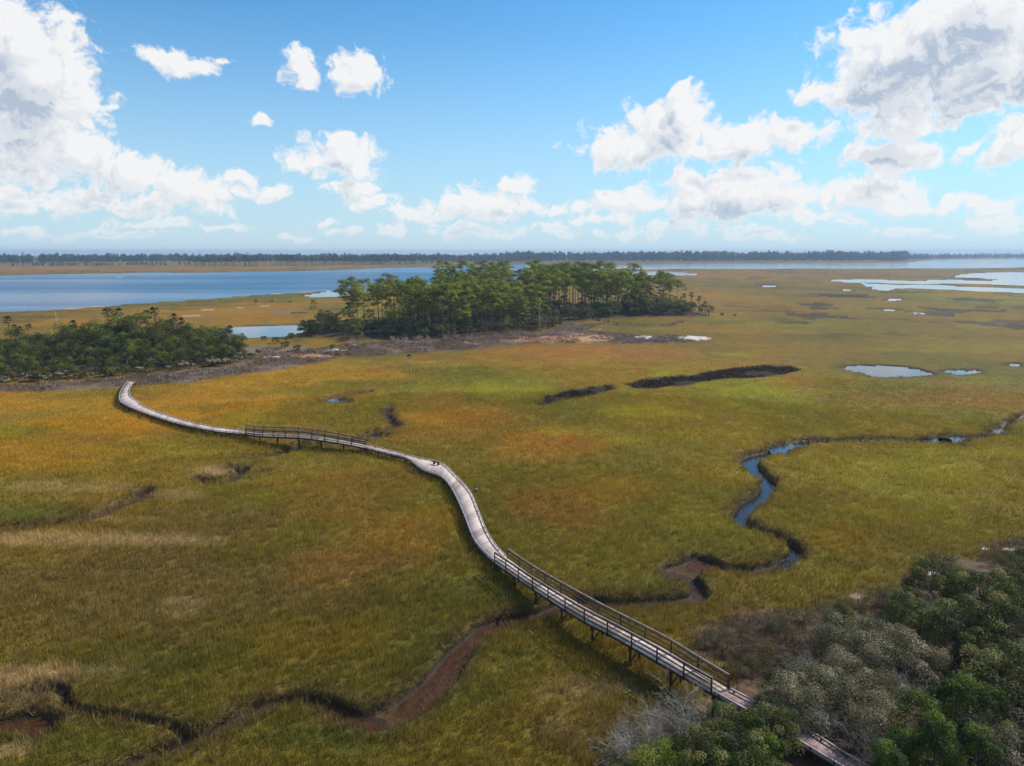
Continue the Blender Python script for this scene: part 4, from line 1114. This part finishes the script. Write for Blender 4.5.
for (px, py, s_, lb) in [(349,331,.72,'thin pine at the left end of the island wood, apart from the rest'),(352,326,.62,'open crowned pine just behind the left end of the island wood'),(314,316,.52,'lone small pine beside the left pond'),
                         (417,309,.9,'pine with a round crown standing out over the river, left of the rear pines'),(676,312,.8,'last tall pine at the right end of the island wood'),(683,312,.6,'half bare pine beside the right end of the island wood')]:
    p = at(px, py); k = PINES[5] if s_ < .8 else PINES[0]
    plant(k, 'pine_tree', (p.x, p.y, gz(p.x, p.y)), lb, 'pine tree', None, rp.uniform(0, 6), s_)

# ---- understory of the island and its edges
DT = [lin(88, 96, 40), lin(74, 86, 34), lin(106, 108, 48), lin(70, 78, 36), lin(124, 114, 74)]
UNDER = [make_broadleaf(200 + i, H, R, 1100, .40, DT, BARK_OAK, 7, skirts=7, flat=.95) for i, (H, R) in enumerate([(5, 3.2), (6.5, 3.4), (4, 3.0), (7.5, 3.6)])]
MIDW = W([(352,337),(400,333),(450,332),(500,328),(550,321),(600,314),(660,312),(620,308),(540,308),(470,309),(400,320)])
for i, p in enumerate(scatter(MIDW, 85, 4.2, rp)):
    plant(UNDER[rp.integers(4)], 'broadleaf_tree', (p[0], p[1], gz(*p)), 'dark bushy tree filling the shade between the pine trunks of the island wood', 'tree', 'understory trees inside the island wood', rp.uniform(0, 6.28), rp.uniform(.6, 1.05))
EDGE_F = W([(345,341),(400,339.5),(450,340),(500,337),(545,332),(560,326),(550,322),(500,330),(450,333),(400,332),(350,332)])
for i, p in enumerate(scatter(EDGE_F, 62, 3.4, rp)):
    plant(UNDER[rp.integers(4)], 'broadleaf_shrub', (p[0], p[1], gz(*p)), 'dark rounded evergreen shrub under the front pines of the island wood', 'shrub', 'evergreen shrubs along the front of the island wood', rp.uniform(0, 6.28), rp.uniform(.55, 1.0))
EDGE_R = W([(562,323),(600,319),(650,317),(712,316.2),(690,311),(640,312),(590,314)])
for i, p in enumerate(scatter(EDGE_R, 62, 3.2, rp)):
    plant(UNDER[rp.integers(4)], 'broadleaf_shrub', (p[0], p[1], gz(*p)), 'dark evergreen shrub along the right foot of the island wood', 'shrub', 'evergreen shrubs along the right foot of the island wood', rp.uniform(0, 6.28), rp.uniform(.8, 1.45) * (1 - .35 * max(0, (project(p[0], p[1], 0)[0] - 660) / 50)))
LEFT_END = W([(302,341),(318,337),(345,338),(346,328),(325,322),(306,330)])
for i, p in enumerate(scatter(LEFT_END, 22, 3.4, rp)):
    plant(UNDER[rp.integers(4)], 'broadleaf_shrub', (p[0], p[1], gz(*p)), 'dense shrub in the low clump between the pond and the island wood', 'shrub', 'shrubs between the pond and the island wood', rp.uniform(0, 6.28), rp.uniform(.55, 1.0))
for (px, py, s_, lb) in [(256,303,.5,'small round bush alone in the yellow marsh beyond the left pond'),(272,302,.35,'smaller of two bushes near the river shore beyond the left pond'),(290,303,.35,'low bush near the river shore, nearest to the white inlet'),
                         (264,340,.4,'low bush on the near rim of the left pond, at its middle'),(276,343,.55,'low wide bush just in front of the left pond'),(292,339,.55,'bush on the right rim of the left pond'),(285,349,.6,'bush between the left pond and the pale sand strips'),
                         (297,352,.5,'bush next to the pale sand strips'),(333,350,.4,'small dark bush on the pale sand in front of the island wood'),(722,316,.4,'low bush past the right end of the island wood'),(735,316.5,.3,'last tiny bush to the right of the island wood'),
                         (63,306,.3,'small dark bush on the river beach at the far left'),(56,307.5,.3,'smaller dark bush on the river beach at the far left'),(220,301,.3,'small bush on the river bank')]:
    p = at(px, py); plant(UNDER[2], 'bush', (p.x, p.y, gz(p.x, p.y)), lb, 'bush', None, rp.uniform(0, 6), s_)
PALMS = [make_palm(300 + i, h, 1.35) for i, h in enumerate((11.0, 9.6, 12.0))]
for (px, py, s_, lb) in [(691,315,.85,'palm at the right end of the island wood, left of the pair'),(699,315.5,.8,'right palm of the pair at the right end of the island wood'),(705,316,.55,'short palm at the very tip of the island wood')]:
    p = at(px, py); plant(PALMS[rp.integers(3)], 'palm_tree', (p.x, p.y, gz(p.x, p.y)), lb, 'palm tree', None, rp.uniform(0, 6), s_)

# ---- the thicket on the left
TT = [lin(78, 92, 31), lin(62, 75, 27), lin(100, 112, 36), lin(52, 63, 25), lin(118, 116, 50), lin(104, 90, 54), lin(52, 64, 26)]
THICK = [make_broadleaf(220 + i, H, R, 2300, .30, TT, BARK_OAK, 9, skirts=9, flat=.95) for i, (H, R) in enumerate([(6.0, 3.4), (7.5, 3.8), (5.0, 3.2), (8.5, 3.8), (4.2, 2.8)])]
TP = W([(-60,386),(0,384.5),(60,381),(125,376),(170,371),(225,365),(242,358),(236,352),(205,350),(170,349),(120,349),(60,353),(-60,357)])
for i, p in enumerate(scatter(TP, 165, 3.0, rp)):
    px, py = project(p[0], p[1], 0)
    back = min(1, max(0, (372 - py) / 20)); mid = math.exp(-((px - 130) / 95) ** 2)
    s_ = (.60 + .80 * back * (.06 + .94 * mid)) * rp.uniform(.75, 1.22)
    k = rp.integers(4) if py < 376 else (2, 4)[rp.integers(2)]
    plant(THICK[k], 'broadleaf_tree', (p[0], p[1], gz(*p)), 'small bushy evergreen tree packed into the thicket at the left', 'tree', 'evergreen trees of the left thicket', rp.uniform(0, 6.28), s_)
for (px, py, s_, lb) in [(13,353,.78,'leftmost palm over the left thicket, tall and thin'),(17,354,.66,'palm touching the leftmost tall palm'),(22,356,.6,'leafy palm second from the left over the thicket'),(32,354,.62,'short palm right of the leftmost palms'),
                         (76,354,.85,'palm over the thicket, left of the tallest palm'),(112,352,.95,'palm just left of the tallest palm in the thicket'),(120,351,1.02,'tallest palm over the left thicket'),(134,351,.92,'shaggy palm at the crest of the thicket'),
                         (149,350,1.05,'palm on the crest of the thicket, right of the shaggy one'),(158,350,.95,'broad palm right of the thicket crest'),(176,349,.95,'palm over the right half of the thicket'),(183,350,.85,'lower palm in the right half of the thicket'),
                         (191,351,.72,'small palm low on the right slope of the thicket'),(231,359,.72,'palm in front of the pond at the right end of the thicket')]:
    p = at(px, py); plant(PALMS[rp.integers(3)], 'palm_tree', (p.x, p.y, gz(p.x, p.y)), lb, 'palm tree', 'palms over the left thicket', rp.uniform(0, 6), s_)
SNAGS = [make_snag(320 + i, h) for i, h in enumerate((9, 7.5, 11))]
for (px, py, s_, lb) in [(52,352,.85,'bare dead trunk standing left in the gap over the thicket'),(60,351,1.05,'tallest bare dead trunk over the left thicket'),(90,351,1.0,'thin bare trunk between the palms over the thicket'),(415,336,1.0,'pale dead trunk at the front of the island wood, left one'),
                         (430,337,1.05,'pale dead trunk at the front of the island wood, right of its twin'),(517,329,1.0,'grey dead trunk at the front of the island wood, by the shrubs'),(540,335,.95,'slim dead trunk at the right front corner of the island wood'),(443,337,.8,'short dead trunk near the middle of the front pines')]:
    p = at(px, py); plant(SNAGS[rp.integers(3)], 'dead_tree', (p.x, p.y, gz(p.x, p.y)), lb, 'dead tree', None, rp.uniform(0, 6), s_)
FLOW = [make_flowering(330 + i, 2.2, 1.5, .26, 420) for i in range(3)]
def line_pts(pts, n, jit, rng):
    P = np.array(W(pts)); s = np.concatenate([[0], np.cumsum(np.hypot(*np.diff(P, axis=0).T))]); q = np.sort(rng.uniform(0, s[-1], n))
    return [(np.interp(a, s, P[:, 0]) + rng.normal() * jit * .4, np.interp(a, s, P[:, 1]) + rng.normal() * jit) for a in q]
for p in line_pts([(-30,386),(0,384),(40,382),(80,379),(118,376)], 22, 1.2, rp) + line_pts([(142,377),(170,372),(200,369),(228,365),(246,361),(250,355)], 30, 1.8, rp):
    plant(FLOW[rp.integers(3)], 'groundsel_bush', (p[0], p[1], gz(*p)), 'low bush topped with off-white seed heads at the foot of the left thicket', 'bush', 'white topped bushes along the left thicket', rp.uniform(0, 6), rp.uniform(.6, 1.15))
DEADFAR = [make_dead_shrub(340 + i, 2.6, lin(172, 152, 142), 0, 9, 2, .03, .07) for i in range(3)]
for p in line_pts([(345,345),(400,342),(440,342),(480,340),(520,338),(560,336)], 30, 2.0, rp):
    plant(DEADFAR[rp.integers(3)], 'dead_shrub', (p[0], p[1], gz(*p)), 'bare bleached shrub on the grey flat in front of the island wood', 'dead shrub', 'dead shrubs in front of the island wood', rp.uniform(0, 6), rp.uniform(.5, 1.2))
for p in line_pts([(575,333),(600,337),(625,340),(650,341),(690,342)], 24, 2.2, rp):
    plant(DEADFAR[rp.integers(3)], 'dead_shrub', (p[0], p[1], gz(*p)), 'bleached dead shrub on the sandy spit right of the island wood', 'dead shrub', 'dead shrubs on the sandy spit', rp.uniform(0, 6), rp.uniform(.4, .9))
for p in line_pts([(150,380),(200,376),(240,370),(260,360),(290,360)], 26, 1.6, rp):
    plant(DEADFAR[rp.integers(3)], 'dead_shrub', (p[0], p[1], gz(*p)), 'grey leafless shrub on the flat beside the left thicket', 'dead shrub', 'dead shrubs beside the left thicket', rp.uniform(0, 6), rp.uniform(.3, .7))
def driftwood(px, py, L, a, lb):
    p = at(px, py); mb = MB(); rng = np.random.default_rng(int(px))
    d = np.array([math.cos(a), math.sin(a), .05])
    pts = [d * L * t + np.array([0, 0, .15 + .1 * math.sin(5 * t)]) for t in np.linspace(-.5, .5, 6)]
    mb.tube(pts, [.26, .24, .2, .17, .12, .06], 6, lin(186, 172, 160))
    for k in range(5):
        q = pts[rng.integers(1, 5)]; e = rng.uniform(0, 6.28)
        mb.tube([q, q + np.array([math.cos(e), math.sin(e), .8]) * rng.uniform(.5, 1.4)], [.08, .03], 4, lin(182, 168, 156), cap=False)
    o = mb.build('driftwood_log', M_BARK); o.location = (p.x, p.y, gz(p.x, p.y)); tag(o, lb, 'driftwood', 'logs washed up near the island')
for q in [(572,336,5,.3,'bleached log lying on the peach sand right of the island wood'),(588,334,6,2.6,'forked bleached log beside the creek behind the sandy spit'),(600,330,5,1.2,'grey log closest to the creek right of the island wood'),
          (606,339,4,.1,'short log near the left end of the sandy spit'),(424,349,6,.1,'pale log lying along the grey flat in front of the pines'),(470,345,5,3.0,'pale log on the grey flat below the shrubs')]:
    driftwood(*q)

# ---- far shores: woods that read as one mass
def far_woods(name, label, line, depth, n, h, tones, seed, trunk=False, rz=1.0):
    rng = np.random.default_rng(seed); mb = MB()
    P = np.array(W(line)); s = np.concatenate([[0], np.cumsum(np.hypot(*np.diff(P, axis=0).T))])
    q = rng.uniform(0, s[-1], n); x = np.interp(q, s, P[:, 0]); y = np.interp(q, s, P[:, 1])
    r = np.hypot(x, y); e = rng.uniform(0, 1, n) ** 1.3 * depth; x = x * (1 + e / r); y = y * (1 + e / r)
    hh = h * (.62 + .5 * fbm(x / 60, y / 60, seed, 3)) * rng.uniform(.8, 1.15, n)
    for i in range(n):
        R = hh[i] * rng.uniform(.17, .28)
        t = tones[rng.integers(len(tones))] * rng.uniform(.75, 1.2)
        m = 46 if not trunk else 34
        d = rng.normal(size=(m, 3)); d /= np.linalg.norm(d, axis=1)[:, None]
        low = .50 if not trunk else .72
        c = np.array([x[i], y[i], hh[i] * (low + .06)]) + d * np.array([R, R, hh[i] * (.98 - low) * 1.0]) * rng.uniform(.55, 1.0, (m, 1))
        col = t * rng.uniform(.7, 1.3, (m, 1))
        mb.leaves(c, d + rng.normal(size=(m, 3)) * .5 + np.array([0, 0, .3]), R * .85, R * .62, col, rng)
        if trunk: mb.tube([(x[i], y[i], -.5), (x[i], y[i], hh[i] * .75)], [.45, .3], 4, BARK_PINE * .9, cap=False)
    o = mb.build(name, M_LEAF); tag(o, label, 'woods', None, 'stuff')
FT = [lin(70, 82, 44), lin(58, 72, 40), lin(82, 88, 50), lin(64, 70, 44)]
far_woods('far_woods', 'dark hazy belt of trees along the far left shore of the river', [(-260,266),(-60,264.6),(0,264),(60,263.4),(110,263),(170,262.6),(240,262.4),(340,262.4),(430,262.6),(520,262.4)], 260, 1500, 27, FT, 21)
far_woods('far_woods', 'nearer stand of pines with visible trunks on the far left shore', [(188,266.4),(220,266.2),(260,266),(300,265.8),(345,265.4),(400,264.6),(440,264)], 120, 330, 24, FT, 22, True)
far_woods('far_woods', 'low scattered scrub in the orange marsh of the far left shore', [(10,267),(60,266.4),(110,266.2),(150,265.6),(190,265.4)], 60, 90, 9, FT, 23)
far_woods('far_woods', 'bluish wooded shore across the water at the right', [(500,262),(560,261.9),(640,261.8),(720,261.8),(800,261.5),(880,261.2),(908,260.6)], 420, 1700, 33, FT, 24)
far_woods('far_woods', 'lower wooded point running out to the far right edge', [(895,260.4),(930,259.2),(970,258.6),(1040,258.2)], 300, 420, 23, FT, 26)
far_woods('far_woods', 'faint most distant wooded shore at the far right', [(880,257.6),(940,257.5),(1024,257.3),(1150,257.2),(1400,257)], 500, 500, 30, FT, 25)

# ------------------------------------------------------------------ the scrub on the near bank
OT = [lin(104, 106, 50), lin(86, 92, 40), lin(126, 122, 66), lin(70, 76, 36)]
GT = [lin(136, 126, 96), lin(112, 104, 72), lin(172, 160, 130), lin(88, 88, 52)]
CT = [lin(82, 98, 32), lin(66, 82, 27), lin(98, 112, 36), lin(56, 70, 26)]
YT = [lin(122, 128, 40), lin(104, 116, 38), lin(138, 138, 52)]
BT = [lin(104, 88, 66), lin(86, 70, 54), lin(126, 108, 80), lin(86, 86, 46), lin(98, 96, 52)]
OAK = [make_broadleaf(400 + i, 5.2, 3.0, 8500, .15, OT, BARK_OAK, 24, .55, mat=M_GLOSSY_LEAF, skirts=9, loose=.6) for i in range(3)]
GREY = [make_broadleaf(410 + i, 3.6, 2.8, 11000, .11, GT, lin(128, 120, 108), 22, .5, mat=M_GLOSSY_LEAF, flat=.9, loose=.72) for i in range(3)]
CEDAR = [make_cedar(420 + i, 4.2, 1.7, 6000, .13, CT) for i in range(2)]
YEL = [make_broadleaf(430, 3.0, 1.9, 5000, .11, YT, BARK_OAK, 10, .5)]
BRN = [make_broadleaf(440 + i, 1.3, 1.3, 2200, .09, BT, lin(120, 104, 90), 9, .35, flat=.8) for i in range(2)]
DEAD = [make_dead_shrub(450 + i, 3.0, lin(206, 196, 184), 700, 6, 5, .006, .045) for i in range(3)]
KINDS = {
 'O': (OAK, 'live_oak', 'tree', 2.6), 'G': (GREY, 'grey_shrub', 'shrub', 1.8), 'C': (CEDAR, 'cedar_tree', 'tree', 2.0), 'Y': (YEL, 'wax_myrtle', 'shrub', 1.5), 'B': (BRN, 'brown_shrub', 'shrub', .6), 'D': (DEAD, 'dead_shrub', 'dead shrub', 1.4)}
NEAR = [
 ('O',938,578,.95,'dark green oak at the top edge of the near scrub, beside the open marsh'),('O',985,592,1.0,'dark oak between the top edge oak and the right edge of the near scrub'),('O',918,622,.85,'dark low oak left of the oaks over the grey shrubs'),
 ('O',962,630,1.05,'broad dark oak in the middle of the right oak group'),('O',1010,632,1.1,'dark oak cut by the right edge of the picture, upper one'),('O',1014,590,.7,'small oak near the white sand at the right edge'),
 ('O',1012,690,1.15,'dark oak at the right edge, lower one'),('O',905,600,.6,'smallest dark oak at the left of the oak group'),('O',985,660,.8,'dark oak hanging over the pale dry patch'),
 ('G',850,640,1.0,'upper left of the large silvery grey shrubs'),('G',885,648,1.05,'large silvery grey shrub in the middle of the near scrub'),('G',915,662,.85,'silvery shrub next to the pale dry patch'),('G',860,664,.9,'lower silvery shrub of the large grey mound'),
 ('G',812,694,1.0,'olive grey shrub just beyond the end of the footbridge'),('G',848,690,.95,'large olive grey shrub over the pinkish boardwalk end'),('G',893,735,.95,'olive grey shrub right of the pinkish boardwalk end'),('G',790,712,.75,'smaller olive grey shrub left of the pinkish boardwalk end'),
 ('G',884,700,.8,'grey green shrub between the silvery mound and the big cedars'),('G',1000,735,.95,'grey shrub among the cedars in the bottom right corner'),('G',720,744,.7,'thin grey shrub among the dead branches under the footbridge'),
 ('C',844,618,.75,'small bright green cedar standing before the upper silvery shrubs'),('C',831,622,.55,'tiny yellow green cedar left of the small bright cedar'),('C',776,686,.8,'green cedar at the end of the footbridge'),('C',718,716,.7,'green cedar hiding the left corner of the footbridge end'),
 ('C',752,738,.9,'bright green cedar left of the pinkish boardwalk end'),('C',772,764,.8,'dark green cedar below the pinkish boardwalk end'),('C',920,728,1.15,'tall green cedar in the bottom right, left one'),('C',955,715,1.2,'tallest green cedar of the bottom right corner'),('C',985,722,1.1,'green cedar right of the tallest cedar'),
 ('C',935,756,1.1,'green cedar at the bottom edge below the tall cedars'),('C',900,758,.95,'green cedar at the bottom edge right of the boardwalk end'),('C',975,762,1.0,'green cedar cut by the bottom edge at the right'),('O',735,738,.7,'dark oak in shade below the footbridge end'),
 ('O',700,752,.7,'dark oak at the bottom edge among dead branches'),('O',745,768,.8,'dark oak cut by the bottom edge'),('C',884,776,.95,'cedar cut by the bottom edge beside the boardwalk end'),
 ('Y',655,760,.95,'yellow green wax myrtle at the bottom edge'),('Y',672,738,.45,'small yellow green bush among the bleached branches'),('Y',690,768,.8,'yellow green bush cut by the bottom edge, right of the brightest one'),('Y',940,668,.35,'small yellow bush beside the pale dry patch'),('O',625,772,.5,'low dark bush at the bottom edge left of the wax myrtle'),
 ('O',772,728,.62,'dark oak leaning over the boardwalk between the footbridge end and its pinkish end'),('G',786,722,.6,'small grey shrub covering the middle of the near boardwalk'),('C',762,708,.55,'small cedar over the boardwalk just past the footbridge end'),
 ('D',930,606,.8,'pale bare branches rising among the oaks left of the top edge oak'),('D',978,622,.75,'pale bare branches between the right oaks'),('D',825,722,.7,'grey twigs beside the pinkish boardwalk end'),('D',866,746,.7,'grey twigs just right of the pinkish boardwalk end'),('D',900,690,.7,'bare branches right of the silvery mound'),
 ('D',640,722,.85,'bleached dead shrub furthest left below the footbridge'),('D',662,712,.7,'bleached dead shrub with fine upper twigs below the footbridge'),('D',690,712,1.0,'large bleached dead shrub nearest to the footbridge'),('D',700,738,.9,'silver dead branches in the dark hollow below the footbridge'),
 ('D',640,745,.8,'dead shrub with a leaning white stem left of the wax myrtle'),('D',718,722,.7,'small dead shrub at the foot of the footbridge end'),('D',808,668,.7,'grey twiggy shrub between the brown scrub and the silvery mound'),('D',1000,745,.8,'dead branches in the bottom right corner'),('D',1002,650,.8,'bare limbs among the oaks at the right edge'),
 ('D',955,600,.6,'bare pale limbs in the crowns of the upper oaks'),('D',618,745,.6,'low dead shrub at the left end of the bleached branches'),
]
for (k, px, py, s_, lb) in NEAR:
    vs, nm, cat, zc = KINDS[k]
    p = at(px, py, .8 + zc * s_)
    plant(vs[rp.integers(len(vs))], nm, (p.x, p.y, gz(p.x, p.y)), lb, cat, None, rp.uniform(0, 6.28), s_)
for i in range(34):     # the scrub runs on beyond the right edge of the picture
    k = ('O', 'G', 'C', 'O', 'G')[i % 5]; vs, nm, cat, zc = KINDS[k]
    a = math.radians(rp.uniform(38, 54)); q = rp.uniform(46, 88); x, y = q * math.sin(a), q * math.cos(a)
    if poly_sd(np.array([x]), np.array([y]), SHORE_W, 60)[0] > -1.5: continue
    plant(vs[rp.integers(len(vs))], nm, (x, y, gz(x, y)), {'O': 'dark oak in the scrub carrying on past the right edge', 'G': 'grey shrub in the scrub carrying on past the right edge', 'C': 'green cedar in the scrub carrying on past the right edge'}[k], cat, 'scrub past the right edge', rp.uniform(0, 6.28), rp.uniform(.7, 1.1))
BR = [(705,640),(718,632),(730,650),(742,628),(752,640),(765,622),(772,645),(785,618),(795,640),(805,615),(818,625),(828,612),(775,660),(760,668),(790,662),(735,665),(812,640),(845,606),(862,603),(880,597),(1005,556),(1015,565),(995,560),(1018,575),(820,655),(745,655),(780,632),(800,655),(726,640),(758,650)]
for (px, py) in BR:
    p = at(px, py, .9)
    plant(BRN[rp.integers(2)], 'brown_shrub', (p.x, p.y, gz(p.x, p.y)), 'low brown faded shrub on the bare bank between the marsh and the silvery shrubs', 'shrub', 'brown shrubs on the near bank', rp.uniform(0, 6.28), rp.uniform(.5, 1.1))

# ---- nesting platform
def platform():
    p = at(409.5, 374); g = gz(p.x, p.y); H_ = 4.6
    r = empty('nest_platform', (p.x, p.y, g), 'thin pole carrying a dark nesting platform in the marsh before the island wood', 'nest platform')
    mb = MB(); mb.tube([(0, 0, -.4), (0, 0, H_)], [.1, .08], 7, lin(150, 134, 118)); mb.build('pole', M_WOOD, r)
    mb = MB()
    for k in range(5): mb.box((0, -.4 + .2 * k, H_ + .05), (1.1, .16, .05), 0, lin(92, 76, 64))
    mb.beam((-.5, -.45, H_ - .03), (-.5, .45, H_ - .03), .08, .08, DARKW); mb.beam((.5, -.45, H_ - .03), (.5, .45, H_ - .03), .08, .08, DARKW)
    for sx in (-1, 1): mb.beam((.04 * sx, 0, H_ - .7), (.45 * sx, 0, H_), .06, .06, DARKW)
    mb.build('platform', M_WOOD, r)
    mb = MB(); rng = np.random.default_rng(3)
    for k in range(130):
        a = rng.uniform(0, 6.28); q = .42 * math.sqrt(rng.uniform(.1, 1)); e = rng.uniform(0, 6.28); L = rng.uniform(.15, .35)
        c = np.array([q * math.cos(a), q * math.sin(a), H_ + .1 + rng.uniform(0, .28)])
        d = np.array([math.cos(e), math.sin(e), rng.normal() * .2]) * L
        mb.tube([c - d, c + d], [.015, .012], 3, lin(78, 60, 46) * rng.uniform(.6, 1.3), cap=False)
    mb.build('nest', M_BARK, r)
platform()
# ---- small things along the boardwalk
def bench():
    p = at(436.3, 464.6, .8)
    r = empty('bench', (p.x, p.y, .8), 'small dark bench on the wide bend of the boardwalk', 'bench', None, math.radians(-38))
    for k in range(3):
        mb = MB(); mb.box((0, -.15 + .15 * k, .43), (1.05, .13, .04), 0, lin(72, 60, 54)); mb.build('seat_board', M_WOOD, r)
    for sx in (-.4, .4):
        mb = MB(); mb.box((sx, 0, .205), (.09, .4, .41), 0, lin(60, 50, 46)); mb.build('leg', M_WOOD, r)
bench()
def marker_post():
    p = at(475.6, 494); g = gz(p.x, p.y)
    r = empty('marker_post', (p.x, p.y, g), 'short dark post with a pale plate beside the boardwalk bend', 'post')
    mb = MB(); mb.tube([(0, 0, -.4), (0, 0, 1.15)], [.09, .08], 7, lin(74, 62, 54)); mb.build('stake', M_WOOD, r)
    mb = MB(); mb.box((.05, -.11, .62), (.36, .03, .22), 0, lin(190, 180, 164)); mb.build('plate', M_WOOD, r)
marker_post()
